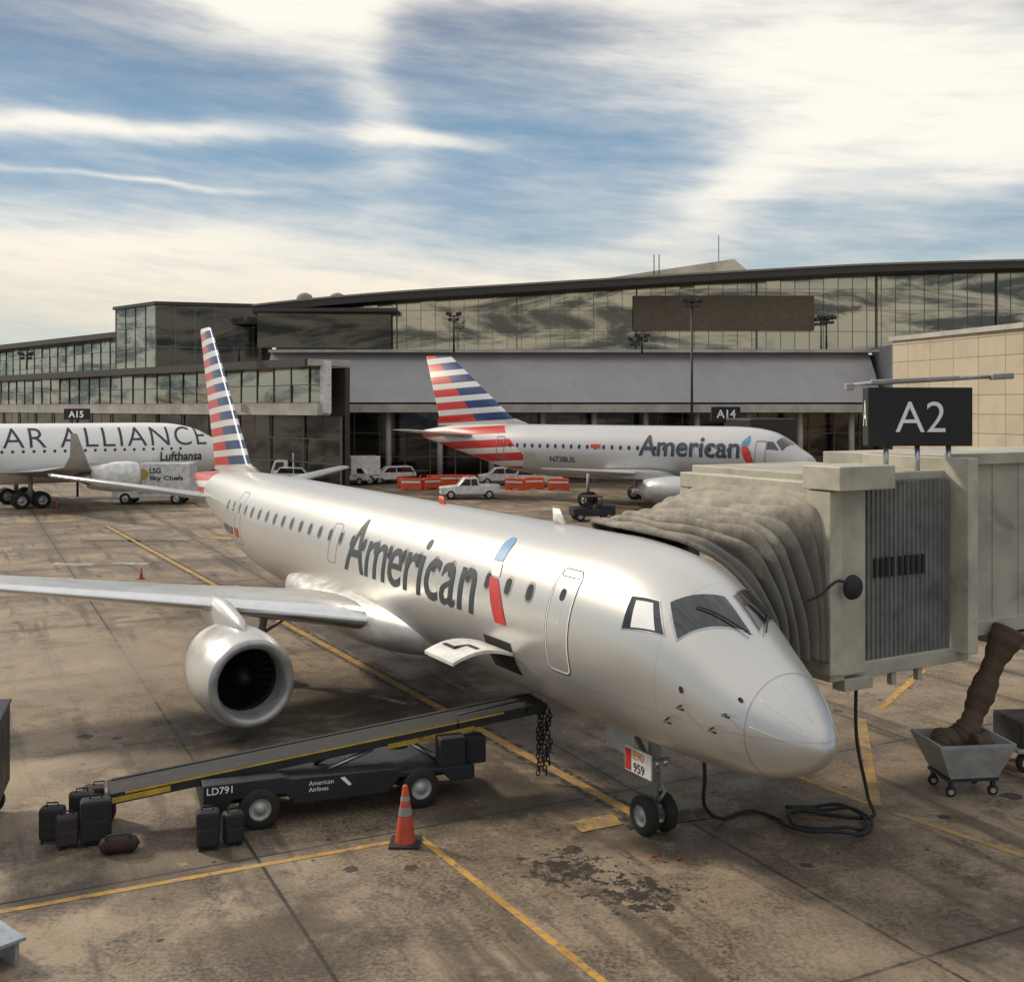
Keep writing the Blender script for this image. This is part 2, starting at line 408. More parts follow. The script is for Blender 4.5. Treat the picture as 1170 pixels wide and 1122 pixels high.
d1=joint(nt.m('ADD',gx,wob),4.25,7.2); d2=joint(nt.m('ADD',gy,wob),17.9,7.2)
dj=nt.m('MINIMUM',d1,d2)
c=nt.mix(nt.ramp(dj,.0,.6,.4,0),c,(.04,.03,.02))
jw=nt.m('MULTIPLY',nt.ramp(dj,.018,.042,.97,0),nt.ramp(n2,.3,.55,.6,1))
c=nt.mix(jw,c,(.01,.008,.007))
gX,gY,gZ=nt.sep(co)
sn=nt.noise(co,4.5,5,.75); sn2=nt.noise(co,1.1,5,.7)
def spot(x,y,r,thr,amt,col,hi=False):
    global c
    dx=nt.m('SUBTRACT',gX,x);dy=nt.m('SUBTRACT',gY,y)
    d=nt.m('SQRT',nt.m('MULTIPLY_ADD',dx,dx,nt.m('MULTIPLY',dy,dy)))
    b=nt.ramp(nt.m('MULTIPLY_ADD',nt.m('SUBTRACT',sn if hi else sn2,.5),thr,nt.m('DIVIDE',d,r)),.3 if not hi else .42,1.1 if not hi else .55,amt,0)
    c=nt.mix(b,c,col)
K_=(.012,.01,.008); Bn=(.03,.02,.013)
for q in [(1.9,16.6,.95,5.5,.92,K_,True),(.9,17.5,.9,6.,.9,K_,True),(2.6,18.8,1.8,2.5,.6,Bn),(5.6,19.4,2.2,2.5,.55,Bn),
          (-1,26,5,2,.65,Bn),(-5,27,4,2,.55,Bn),(7.4,15.5,2,3,.55,Bn),(-3,15.2,1.6,3,.55,Bn),(-.2,20.4,2.6,2,.65,Bn),(-6,17.6,2.2,2.5,.5,Bn),(-7,23.5,3,2.5,.5,Bn)]: spot(*q)
for q in [(-12,31,7,2.5,.5,(.34,.27,.19)),(-11,22,3,2.5,.4,(.34,.27,.19)),(4.2,15.2,1.5,2.5,.3,(.32,.26,.19))]: spot(*q)
c=nt.mix(nt.ramp(sn2,.58,.7,0,.35),c,(.36,.295,.215))
nt.put(p.inputs['Base Color'],c)
nt.put(p.inputs['Roughness'],nt.ramp(n2,.35,.65,.85,.5))
bp=nt.n('ShaderNodeBump'); bp.inputs['Strength'].default_value=.7; bp.inputs['Distance'].default_value=.015
nt.put(bp.inputs['Height'],n3); nt.put(p.inputs['Normal'],bp.outputs[0])
b=B(); b.add([(-2500,-2500,0),(2500,-2500,0),(2500,2500,0),(-2500,2500,0)],[(0,1,2,3)]); b.obj('ground',m_ground,kind='structure')
def paintmat(name,col,wear=.5):
    m,nt,p=newmat(name); co=nt.n('ShaderNodeTexCoord').outputs['Object']
    g,_,_,_=ground_col(nt,co,False)
    w=nt.ramp(nt.noise(co,3.5,5,.75),.62-wear*.35,.72-wear*.15)
    cc=nt.mix(nt.ramp(nt.noise(co,1.2,4),.3,.7),tuple(v*.6 for v in col),col)
    nt.put(p.inputs['Base Color'],nt.mix(w,cc,g)); p.inputs['Roughness'].default_value=.75; return m
m_line=paintmat('worn_yellow_marking',(.56,.31,.05),.5)
m_line2=paintmat('faint_yellow_marking',(.5,.3,.07),.68)
m_wline=paintmat('worn_white_marking',(.45,.43,.38),.6)
m_kline=paintmat('dark_line_border',(.022,.02,.017),.5)
def line(p0,p1,w,mat,z=.006,name='painted_line'):
    p0=Vector(p0+(0,));p1=Vector(p1+(0,)); d=(p1-p0).normalized(); n=Vector((-d.y,d.x,0))*w/2
    k=max(1,int((p1-p0).length/2)); vs=[];fs=[]
    for i in range(k+1):
        q=p0+(p1-p0)*i/k; vs+=[(q.x+n.x,q.y+n.y,z),(q.x-n.x,q.y-n.y,z)]
    fs=[(2*i,2*i+1,2*i+3,2*i+2) for i in range(k)]
    return B().add(vs,fs).obj(name,mat,kind='structure')
a=Vector((-math.sin(PSI),math.cos(PSI))); r_=Vector((-math.cos(PSI),-math.sin(PSI)))
def W(s,r): q=Vector((NX,NY))+a*s+r_*r; return (q.x,q.y)
line(W(4.9,-.2),W(60,-.2),.5,m_kline,.004); line(W(4.9,-.2),W(60,-.2),.22,m_line,.008)
line((-12,13.8),(-2.05,18.55),.13,m_line); line((-1.56,18.74),(2.4,11.9),.13,m_line)
line((11.46,30.7),(8.9,26.7),.18,m_line); line((8.2,25.9),(6.68,20.27),.22,m_line2)
line((5.58,21.96),(6.6,20.3),.15,m_line2); line((6.9,19.9),(8.9,17.2),.15,m_line2); line((9.6,25.5),(10.6,20),.25,m_line2)
line((-24,76),(-18.5,77.2),.5,m_wline); line((-17,62.0),(-14.9,61.4),.8,m_line); line((-23.5,60.5),(-17.5,60.3),1.0,m_kline,.004); line((-21.5,51.5),(-19.5,51.3),.7,m_wline);line((-18.8,51.8),(-17,51.6),.7,m_wline)
line((-26,52),(-22,47),.15,m_line); line((1.1,19.2),(1.9,19.6),.5,m_line2,.010); line((1.95,19.35),(3.6,19.9),.5,m_kline,.012)
line((-3.6,28),(-2.6,27.2),.2,m_wline,.010)
# ------------------------------------------------------------------ E190
m_air=airliner_mat('silver_mica_livery',31.6,-.6,4.7,.58,5.12,30.6,5.2,.83)
jet=thing('airliner','silver twin-engine airliner with dark lettering parked nose-in at the gate','airplane',(NX,NY,0),math.pi/2+PSI)
F=Fus([(0,2.5),(.03,2.6),(.1,2.72),(.3,2.94),(.6,3.21),(1.0,3.5),(1.5,3.86),(2.1,4.33),(2.7,4.66),(3.3,4.85),(4,4.96),(5,5.02),(22,5.02),(28,4.98),(32,4.82),(36.2,4.55)],
      [(0,2.48),(.03,2.40),(.1,2.30),(.3,2.13),(.6,1.97),(1.0,1.85),(2,1.72),(3,1.68),(4,1.67),(22,1.67),(25,1.85),(28,2.35),(31,3.0),(34,3.7),(36.2,4.2)],
      [(0,.008),(.03,.12),(.1,.23),(.3,.44),(.6,.67),(1.0,.88),(1.5,1.04),(2.1,1.19),(2.7,1.31),(3.3,1.39),(4,1.45),(5,1.5),(23,1.505),(26,1.4),(29,1.15),(32,.82),(35,.4),(36.2,.17)],36.2)
F.mesh(96).obj('fuselage',m_air,jet)
wst=[(12.3,1.0,2.15,6.2,.13),(13.05,1.6,2.25,5.5,.13),(14.8,5,2.66,3.7,.115),(16.9,9.2,3.08,2.65,.105),(18.95,13.2,3.5,1.65,.1),(19.5,13.8,4.1,1.1,.09),(20.1,14.2,5.2,.55,.09)]
m_nac=M('nacelle_silver',(.58,.57,.55),.3,.5,var=.05,dirt=.15,scale=.8)
for sg in (1,-1):
    w=wing('wing',wst,sg,m_wing,jet)
    st=[(s_-.012,r,z,c,t) for s_,r,z,c,t in wst[1:5]]
    def le(s_,r,z,c,t):
        P=foil(s_,sg*r,z,c,t,n=20); return [(x,y,z+(zz-z)*1.03) for x,y,zz in P if x<s_+.13*c]
    B().loft([le(*q) for q in st],closed=False).obj('slat',m_lip,w)
    for rr in (3.2,7.4,10.2):
        i=np.interp(rr,[q[1] for q in wst[1:5]],[q[0]+q[3] for q in wst[1:5]]); zz=np.interp(rr,[q[1] for q in wst[1:5]],[q[2] for q in wst[1:5]])
        rings=[[(i-1.6+2.4*k/10,sg*rr+.14*math.sin(math.pi*min(1,k/10*.95+.05))**.6*math.cos(t),zz-.16+.2*math.sin(math.pi*min(1,k/10*.95+.05))**.6*math.sin(t)) for t in [2*math.pi*j/10 for j in range(10)]] for k in range(11)]
        B().loft(rings).obj('flap_track_fairing',m_wing,w)
    wing('tailplane',[(31.2,.3,3.75,3.4,.11),(31.7,.9,3.85,3.0,.1),(34.25,6.04,4.68,1.35,.09)],sg,m_wing,jet)
    e=engine(jet,(11.95,sg*4.7,1.4),1.05,3.9,m_nac)
    rings=[]
    for x,zb,zt,wd in ((12.5,2.3,2.4,.03),(13.0,2.1,2.66,.16),(14.2,2.0,2.86,.24),(15.2,1.9,2.85,.22),(16.4,2.2,2.7,.1),(17.4,2.45,2.6,.02)):
        rings.append([(x,sg*4.7+wd*math.cos(t),(zb+zt)/2+(zt-zb)/2*math.sin(t)) for t in [2*math.pi*k/14 for k in range(14)]])
    B().loft(rings).obj('pylon',m_wing,jet)
B().loft([foil(27.0,0,4.8,6.5,.05,'z'),foil(28.6,0,5.25,5.0,.09,'z'),foil(34.0,0,10.45,1.85,.085,'z'),foil(34.3,0,10.6,1.5,.05,'z')]).obj('tail_fin',m_air,jet)
rings=[]
for k in range(25):
    t=-1+2*k/24; g=max(.0,1-abs(t)**2.6)**.5
    rings.append([(16+5.6*t,(1.86*g+.001)*math.copysign(abs(math.cos(q))**.8,math.cos(q)),2.12+(.78*g+.001)*math.copysign(abs(math.sin(q))**.8,math.sin(q))) for q in [2*math.pi*j/40 for j in range(40)]])
B().loft(rings).obj('belly_fairing',M('fairing_silver',(.54,.53,.51),.34,.48,var=.05,dirt=.25),jet)
for i in range(27):
    s_=5.95+i*.795
    for sg in ((1,-1) if i<3 else (1,)):
        b=F.fill(s_-.15,s_+.15,3.77,4.16,.14,sg,.005)
        F.fill(s_-.105,s_+.105,3.82,4.11,.095,sg,.008).obj('pane',m_cab,b.obj('cabin_window',m_winring,jet,fix=False),fix=False)
F.loopribbon(4.54,5.24,2.76,4.48,.15,.03).obj('service_door',m_whitet,jet,fix=False)
F.loopribbon(4.52,5.26,2.74,4.50,.17,.014,off=.005).obj('door_seal',m_dark,jet,fix=False)
F.fill(4.82,4.97,3.98,4.18,.07).obj('door_window',m_cab,jet,fix=False)
F.loopribbon(4.60,5.18,4.36,4.5,.06,.02,off=.009).obj('door_trim',m_dark,jet,fix=False)
F.loopribbon(15.6,16.2,3.3,4.3,.12,.025).obj('exit_hatch',m_grey,jet,fix=False)
F.loopribbon(24.6,25.4,2.75,4.5,.14,.03).obj('rear_service_door',m_grey,jet,fix=False)
def win(q):
    cs=sum(p[0] for p in q)/4;ct=sum(p[1] for p in q)/4
    big=[(cs+(p[0]-cs)*1.1,ct+(p[1]-ct)*1.08) for p in q]
    o=F.patch(big,.006).obj('cockpit_window_frame',m_steel,jet,fix=False)
    F.patch(q,.013).obj('windscreen',m_glassd,o,fix=False)
for sg in (1,-1):
    win([(1.56,sg*5),(2.14,sg*5),(2.56,sg*40),(2.16,sg*56)])
    win([(2.4,sg*60),(2.74,sg*44),(3.25,sg*50),(3.2,sg*70)])
F.patch([(2.55,61),(2.8,47),(3.12,51),(3.02,67)],.02).obj('sunshade',m_whitet,jet,fix=False)
for s0,t0,s1,t1 in ((1.5,8,2.2,30),(1.5,-8,2.0,-34)):
    B().tube([F.pt(s0+(s1-s0)*k/8,math.radians(t0+(t1-t0)*k/8),.05) for k in range(9)],.014,6).obj('wiper',m_black,jet)
F.text('American','airline_title',m_textd,jet,14.95,3.24,7.0,1.28,.006,off=.011)
F.text('N959UW','registration',m_textd,jet,27.4,3.0,1.7,.3,.01,off=.01)
def ribpoly(zs,c,w,name,mat,off=.013):
    b=B(); vs=[]
    for z,cc,ww in zip(zs,c,w):
        for j in range(5): vs.append(F.side(cc+ww*(.5-j/4),z,1,off))
    fs=[(i*5+j,i*5+j+1,i*5+j+6,i*5+j+5) for i in range(len(zs)-1) for j in range(4)]
    b.add(vs,fs,0,True); return b.obj(name,mat,jet,fix=False)
m_eb=M('emblem_blue_paint',(.08,.25,.46),.4)
L_=lambda a_,b_,n:[a_+(b_-a_)*k/(n-1) for k in range(n)]
ribpoly(L_(4.76,4.34,6),L_(7.52,7.46,6),[.16,.34,.37,.38,.38,.36],'emblem_blue',m_eb)
ribpoly(L_(4.32,4.08,4),L_(7.44,7.3,4),[.4,.38,.36,.3],'emblem_white',m_whitet)
ribpoly(L_(4.05,3.26,8),[7.34,7.26,7.18,7.1,7.03,6.96,6.9,6.84],[.32,.38,.42,.44,.45,.45,.44,.42],'emblem_red',m_red)
ribpoly(L_(3.3,3.0,4),[25.2]*4,[.5]*4,'national_flag',m_red)
F.patch([(6.55,104),(6.55,128),(7.6,128),(7.6,104)],.008).obj('cargo_hold_opening',M('hold_dark',(.008,.008,.008),.9),jet,fix=False)
N=14; rg=[]
zt=lambda t:2.78+.17*math.sin(math.pi*t*.8)-.14*t**1.6
for k in range(N+1):
    t=k/N; r0=1.45+1.24*t; zz=zt(t)
    rg.append([(6.45,r0,zz),(7.65,r0,zz),(7.65,r0,zz-.06),(6.45,r0,zz-.06)])
cd=B().loft(rg,0,False).obj('cargo_door',m_white,jet)
for x,y,w_,d_ in ((7.25,2.35,.5,.09),(7.03,2.22,.09,.32),(6.8,2.1,.35,.08)): B().box((x,y,zt((y-1.45)/1.24)+.008),(w_,d_,.012)).obj('door_stencil',m_black,cd)
B().loft([foil(6.9,0,5.0,.5,.12,'z'),foil(7.15,0,5.32,.28,.1,'z')]).obj('blade_antenna',m_white,jet)
B().loft([foil(12.2,0,5.0,.4,.12,'z'),foil(12.4,0,5.2,.24,.1,'z')]).obj('blade_antenna',m_red,jet)
for s_,t in ((1.15,80),(1.35,98),(1.9,95),(2.2,110)):
    p0=F.pt(s_,math.radians(t),0);p1=F.pt(s_,math.radians(t),.1); B().tube([p0,p1,(p1[0]-.16,p1[1],p1[2])],.016,6).obj('air_data_probe',m_dark,jet)
for s_,t in ((1.0,60),(1.9,84)): B().add([F.pt(s_+.04*math.cos(q),math.radians(t)+.04*math.sin(q),.008) for q in [k*math.pi/6 for k in range(12)]],[tuple(range(12))]).obj('static_port',m_black,jet,fix=False)
B().loft([[F.pt(.86,2*math.pi*k/72,.003) for k in range(72)],[F.pt(.868,2*math.pi*k/72,.003) for k in range(72)]],caps=(False,False)).obj('radome_seam',m_grey,jet,fix=False)
for t in range(-80,100,32):
    q=[F.pt(.25+.55*k/8,math.radians(t),.002) for k in range(9)]; B().tube(q,.003,4).obj('lightning_strip',m_whitet,jet)
ng=B(); ng.cyl((4.1,0,.35),(4.0,0,1.9),.075).cyl((4.1,0,.9),(4.05,0,1.9),.11).cyl((4.1,-.3,.33),(4.1,.3,.33),.05)
ng.tube([(4.05,0,1.0),(4.9,0,1.8)],.05).tube([(3.98,0,.55),(3.78,0,.8),(4.0,0,1.05)],.03)
ng.box((3.93,0,1.25),(.12,.4,.1)); ng=ng.obj('nose_gear',m_grey,jet)
for y in (-.2,.2): wheel(ng,(4.1,y,.33),.33,.2)
for y in (-.09,.09): B().rev([(0,.001),(.03,.07),(.07,.075)],(3.85,y,1.25),0,14).obj('taxi_light',m_lip,ng)
for y in (.42,-.42): B().box((4.5,y,1.55),(.8,.035,.4)).obj('gear_door',m_air,jet,bevel=.01)
pl=B().box((3.9,.47,1.33),(.75,.03,.42)).obj('number_board',m_white,jet,bevel=.01)
flat_text('E90','board_text',M('board_orange',(.6,.2,.02),.6),pl,(4.02,.49,1.36),(-1,0,0),(0,0,1),h=.15,bold=.02)
flat_text('959','board_text',m_textd,pl,(4.02,.49,1.15),(-1,0,0),(0,0,1),h=.16,bold=.02)
B().box((4.17,.488,1.33),(.16,.01,.36)).obj('board_stripe',m_red,pl)
for sg in (1,-1):
    g=B().cyl((17.9,sg*2.95,.5),(17.8,sg*2.6,2.2),.12).cyl((17.9,sg*2.7,.5),(17.9,sg*3.25,.5),.07).tube([(17.9,sg*2.8,1.2),(17.6,sg*1.5,2.0)],.05).obj('main_gear',m_grey,jet)
    for y in (2.7,3.2): wheel(g,(17.9,sg*y,.5),.5,.35)
# ------------------------------------------------------------------ A319-size jet
m_air2=airliner_mat('silver_livery_two',21.2,1.15,2.5,1.12,5.95,27.6,5.5,.8,base=(.52,.51,.52),metal=.25,zl=2.45)
j2=thing('airliner','silver airliner with red and blue striped tail at next gate','airplane',(20.85,75.4,0),math.pi/2+.962)
j2.scale=(1.025,1,1)
G=Fus([(0,3.3),(.1,3.65),(.4,4.0),(1,4.4),(2,5.1),(3,5.6),(4.5,5.88),(6,5.95),(25,5.95),(30,5.85),(33.8,5.4)],
      [(0,3.2),(.1,2.9),(.4,2.6),(1,2.25),(2,1.95),(4,1.82),(6,1.81),(20,1.81),(24,2.15),(29,3.4),(33.8,4.7)],
      [(0,.01),(.1,.35),(.4,.75),(1,1.15),(2,1.6),(3,1.85),(4.5,1.95),(6,1.975),(22,1.975),(27,1.6),(31,.8),(33.8,.25)],33.8)
G.mesh(48).obj('fuselage',m_air2,j2)
for sg in (1,-1):
    wing('wing',[(9.2,1.0,2.2,6.6,.13),(9.8,2.2,2.4,5.8,.13),(11.1,7,2.8,3.6,.1),(13.2,13.6,3.3,1.5,.09),(13.6,13.9,4.4,.8,.08)],sg,m_wing,j2)
    wing('tailplane',[(27.2,.5,4.9,4.0,.11),(30.6,6.2,5.5,1.6,.09)],sg,m_wing,j2)
    engine(j2,(6.7,sg*5.4,1.55),1.05,4.2,m_wing)
    B().prism([(7.7,2.6),(12,2.9),(12.5,2.4),(9,2.2)],sg*5.4-.12,sg*5.4+.12).obj('pylon',m_wing,j2)
    g=B().cyl((15.6,sg*3.8,.55),(15.6,sg*3.6,2.6),.13).obj('main_gear',m_grey,j2)
    for y in (3.4,4.2): wheel(g,(15.6,sg*y,.55),.55,.35)
B().loft([foil(22.6,0,5.8,9.7,.05,'z'),foil(24.8,0,6.5,7.4,.08,'z'),foil(31.0,0,11.7,2.6,.08,'z')]).obj('tail_fin',m_air2,j2)
for i in range(28):
    s_=5.5+i*.7
    G.fill(s_-.11,s_+.11,4.15,4.48,.1,1,.015).obj('cabin_window',m_cab,j2,fix=False)
for q in ([(1.45,5),(2.2,5),(2.4,40),(1.9,58)],[(2.1,60),(2.55,44),(3.0,50),(2.9,68)]): G.patch(q,.02).obj('windscreen',m_glassd,j2,fix=False)
G.text('American','airline_title',m_textd,j2,12.4,3.75,7.7,1.5,.018,off=.035)
G.text('N738US','registration',m_textd,j2,20.0,3.1,2.2,.42,.01,off=.03)
G.patch([(15.6,72),(15.6,80),(16.4,80),(16.4,72)],.03).obj('national_flag',m_red,j2,fix=False)
for x0,x1 in ((2.9,3.65),(24.3,25.1)): G.loopribbon(x0,x1,3.2,5.0,.15,.06,off=.03).obj('service_door',m_grey,j2,fix=False)
for nm,mt,zz,cc,ww in (('emblem_blue',m_eb,[5.3,4.95,4.65],[4.2,4.3,4.4],[.12,.5,.5]),('emblem_red',m_red,[4.6,4.2,3.8,3.5],[4.4,4.25,4.1,3.95],[.4,.6,.6,.5])):
    b=B(); vs=[]
    for z,c_,w_ in zip(zz,cc,ww): vs+=[G.side(c_+w_/2,z,1,.03),G.side(c_-w_/2,z,1,.03)]
    b.add(vs,[(2*i,2*i+1,2*i+3,2*i+2) for i in range(len(zz)-1)]); b.obj(nm,mt,j2,fix=False)
g=B().cyl((4.6,0,.4),(4.6,0,2),.1).obj('nose_gear',m_grey,j2)
for y in (-.25,.25): wheel(g,(4.6,y,.38),.38,.22)
# ------------------------------------------------------------------ widebody left
m_air3=airliner_mat('white_livery',900,0,0,1,900,0,0,0,base=(.82,.80,.77),metal=0,rg=.4)
j3=thing('airliner','white widebody airliner with outlined alliance lettering at far gate','airplane',(-23.6,91,0),math.pi/2+math.radians(125))
K=Fus([(0,3.5),(.1,3.9),(.5,4.4),(1.5,5.0),(3,5.7),(5,6.05),(7,6.1),(36,6.1),(46,5.7)],
      [(0,3.4),(.1,3.1),(.5,2.6),(1.5,2.1),(3,1.75),(5,1.6),(30,1.6),(38,2.6),(46,4.6)],
      [(0,.01),(.1,.4),(.5,.9),(1.5,1.5),(3,1.95),(5,2.2),(7,2.25),(32,2.25),(40,1.5),(46,.3)],46)
K.mesh(48).obj('fuselage',m_air3,j3)
for sg in (1,-1):
    w=wing('wing',[(10,1.2,2.5,8.0,.12),(11.0,2.6,2.6,6.2,.12),(12.4,7,2.9,3.4,.1),(14.0,12.6,3.4,1.6,.09),(14.3,12.9,4.1,1.0,.06),(14.9,13.1,5.6,.4,.06)],sg,m_wing,j3)
    engine(j3,(9.0,sg*6.4,2.3),1.1,4.4,m_white)
    B().prism([(10.0,3.3),(13.6,3.4),(14,2.9),(10.8,2.8)],sg*6.4-.12,sg*6.4+.12).obj('pylon',m_wing,j3)
    g=B().cyl((15.6,sg*2.6,.6),(15.6,sg*2.4,2.4),.17).cyl((14.9,sg*2.6,.6),(16.3,sg*2.6,.6),.1).obj('main_gear',m_grey,j3)
    for x in (14.9,16.3):
        for y in (2.2,3.0): wheel(g,(x,sg*y,.6),.6,.4)
B().loft([foil(36,0,5.8,8,.08,'z'),foil(43,0,13,3,.08,'z')]).obj('tail_fin',m_navy,j3)
K.text('STAR ALLIANCE','alliance_title',m_textd,j3,20.0,4.35,17.8,1.42,-.008,off=.03,spacing=1.12)
K.text('Lufthansa','airline_title',m_textd,j3,6.1,3.15,3.4,.72,.02,off=.04)
for i in range(24):
    s_=4.5+i*.72; K.fill(s_-.1,s_+.1,3.98,4.2,.08,1,.02).obj('cabin_window',m_cab,j3,fix=False)
# ------------------------------------------------------------------ terminal
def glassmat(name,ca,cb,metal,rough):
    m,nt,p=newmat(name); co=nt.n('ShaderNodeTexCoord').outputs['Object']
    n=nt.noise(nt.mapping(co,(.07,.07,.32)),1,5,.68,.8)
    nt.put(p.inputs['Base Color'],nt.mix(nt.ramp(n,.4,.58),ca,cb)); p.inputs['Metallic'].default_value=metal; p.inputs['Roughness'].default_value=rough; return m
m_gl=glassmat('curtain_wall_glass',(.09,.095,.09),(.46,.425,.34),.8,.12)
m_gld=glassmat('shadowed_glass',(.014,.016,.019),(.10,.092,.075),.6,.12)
m_mull=M('mullion_metal',(.17,.155,.13),.5,.3)
m_fascia=M('roof_fascia',(.045,.04,.035),.6)
m_roof=M('roof_membrane',(.25,.23,.2),.8)
m_wallg=M('grey_metal_wall',(.37,.352,.355),.6,var=.06,scale=.3,dirt=.15)
m_conc=M('canopy_concrete',(.42,.39,.35),.7,dirt=.3,scale=.5)
m_beige,nt,p=newmat('beige_panels')
co=nt.n('ShaderNodeTexCoord').outputs['Object']; x,y,z=nt.sep(co)
br=nt.n('ShaderNodeTexBrick'); br.offset=0; br.inputs['Scale'].default_value=1; br.inputs['Brick Width'].default_value=2.4; br.inputs['Row Height'].default_value=1.15
br.inputs['Mortar Size'].default_value=.03; br.inputs['Color1'].default_value=(.52,.44,.33,1); br.inputs['Color2'].default_value=(.46,.39,.29,1); br.inputs['Mortar'].default_value=(.25,.2,.14,1)
nt.put(br.inputs['Vector'],nt.comb(nt.m('SUBTRACT',nt.m('MULTIPLY',x,.24),nt.m('MULTIPLY',y,.97)),z,0)); nt.put(p.inputs['Base Color'],nt.mix(nt.ramp(nt.noise(co,.5,5,.7),.45,.7,0,.35),br.outputs[0],(.3,.24,.17))); p.inputs['Roughness'].default_value=.7
def panes(p0,p1,z0,ztop,pw,ph,tilt=.008,b=None):
    b=b or B(); p0=Vector(p0);p1=Vector(p1); L=(p1-p0).length; d=(p1-p0)/L; nrm=Vector((d.y,-d.x))
    n=int(round(L/pw))
    for i in range(n):
        x0=L*i/n;x1=L*(i+1)/n
        for k in range(20):
            a0=z0+k*ph; zt0=ztop(x0) ; zt1=ztop(x1)
            if a0>=min(zt0,zt1): break
            a1=[min(a0+ph,zt0),min(a0+ph,zt1)]
            if a0+2*ph>max(zt0,zt1) and a0+ph>=min(zt0,zt1)-.3: a1=[zt0,zt1]
            vs=[]
            t=[random.uniform(-tilt,tilt)*pw for _ in range(3)]
            for (xx,zz,o) in ((x0,a0,t[0]),(x1,a0,t[1]),(x1,a1[1],t[2]),(x0,a1[0],t[0]+t[2]-t[1])):
                q=p0+d*xx+nrm*o; vs.append((q.x,q.y,zz))
            b.add(vs,[(0,1,2,3)])
            if a1==[zt0,zt1]: break
    return b
def mullions(p0,p1,z0,ztop,pw,ph,wd=.12,proud=.18,b=None):
    b=b or B(); p0=Vector(p0);p1=Vector(p1); L=(p1-p0).length; d=(p1-p0)/L; nrm=Vector((d.y,-d.x)); ang=math.atan2(d.y,d.x)
    n=int(round(L/pw))
    for i in range(n+1):
        x0=L*i/n; q=p0+d*x0+nrm*proud/2; zt=ztop(x0); b.box((q.x,q.y,(z0+zt)/2),(wd,proud,zt-z0),ang)
    k=0
    while z0+k*ph<max(ztop(0),ztop(L/2),ztop(L)):
        z=z0+k*ph
        xs=[L*i/n for i in range(n+1) if ztop(L*i/n)>z]
        if len(xs)>1:
            xa,xb=min(xs),max(xs); q=p0+d*(xa+xb)/2+nrm*(proud/2+.02); b.box((q.x,q.y,z),(xb-xa,proud*.8,wd*.9),ang)
        k+=1
    return b
term=thing('terminal_building','long glass terminal with gently curved roof and grey lower wall','building')
rz=pchip([(-30,17.2),(-25,17.85),(-12.3,19.0),(1.4,19.85),(10.5,20.4),(24.2,21.2),(37.9,21.9),(53.4,22.3),(90,22.9)])
X0,X1,FY=-24.5,88,115
ft=lambda x:rz(X0+x)-.9
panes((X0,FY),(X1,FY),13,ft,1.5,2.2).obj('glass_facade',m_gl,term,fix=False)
mullions((X0,FY),(X1,FY),13,ft,1.5,2.2,.045,.06).obj('mullions',m_mull,term)
mullions((X0,FY-.1),(X1,FY-.1),13,ft,12,40,.10,.2).obj('main_mullions',m_mull,term)
xs=np.linspace(X0-2,X1,50)
rf=B().loft([[(x,FY-2.5,rz(x)-.75),(x,FY-2.5,rz(x)),(x,FY+30,rz(x)+.8),(x,FY+30,rz(x)-.2),(x,FY,rz(x)-.9)] for x in xs],sm=False).obj('roof',m_fascia,term)
B().loft([[(x,FY-2.62,rz(x)-.05),(x,FY-2.62,rz(x)+.14),(x,FY+30,rz(x)+.95),(x,FY+30,rz(x)+.85)] for x in xs],sm=False).obj('roof_edge',m_roof,rf)
B().box((32,FY+15,6.4),(112,29,12.8)).obj('core',m_fascia,term)
ws=np.linspace(-25,37,29)
prof=[(114.6,13.0),(113.7,12.2),(112.4,10.8),(111.2,9.3),(110.4,7.8),(112,7.8),(114.8,13.0)]
b=B(); b.loft([[(x,y,z) for y,z in prof] for x in ws],sm=False); b.obj('lower_wall',m_wallg,term)
B().box((31,113.9,13.1),(112,1.6,.3)).obj('ledge',m_conc,term)
B().box((6,108.6,7.35),(64,5.6,.5)).box((6,105.8,7.2),(64,.12,.75)).obj('canopy',m_conc,term)
for i in range(13): B().cyl((-22+5*i,107.2,0),(-22+5*i,107.2,7.1),.28).obj('column',m_conc,term)
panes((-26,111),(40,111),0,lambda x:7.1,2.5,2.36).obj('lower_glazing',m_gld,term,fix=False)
mullions((-26,111),(40,111),0,lambda x:7.1,2.5,2.36,.12,.15).obj('lower_mullions',m_mull,term)
B().box((22.0,114.7,17.1),(18.8,.3,3.6)).obj('facade_panel',M('brown_panel',(.12,.09,.06),.7),term)
B().box((38.3,112.5,9.5),(1.2,6,8)).obj('end_wall',m_wallg,term)
ph=B().prism([(10.5,20.5),(11.5,22.9),(26.8,25.2),(29.3,23.0),(29.3,20.5)],133,141).obj('rooftop_plant_room',M('pale_plant_room',(.6,.54,.42),.8,dirt=.3,scale=.4))
ph['label']='pale sloping rooftop plant room above the terminal'; ph['category']='building'
for x in (17.0,17.6): B().cyl((x,132,22),(x,132,25.6),.06,n=6).obj('mast',m_dark,ph)
B().cyl((25.5,136,24),(25.5,136,28.5),.05,n=6).obj('antenna_rod',m_dark,ph)
for x in (-23.5,-19.8):
    v=B().rev([(17.5,.9),(19.2,.95),(19.6,.8),(19.85,.3),(19.9,.01)],(x,125,.4),2,16).obj('roof_vent',m_roof,None)
    v['label']='squat round metal vent on the terminal roof'; v['category']='roof vent'; v['group']='vents on the terminal roof'
blk=thing('glass_pavilion','boxy glass block standing on the concourse roof','building')
p_a,p_b,p_c=(-45.6,127),(-38.9,120.5),(-27,124)
for q0,q1,mt in ((p_a,p_b,m_gl),(p_b,p_c,m_gld)):
    panes(q0,q1,11.6,lambda x:18.5,2.1,2.3).obj('glazing',mt,blk,fix=False); mullions(q0,q1,11.6,lambda x:18.5,2.1,2.3,.07,.08).obj('mullions',m_mull,blk)
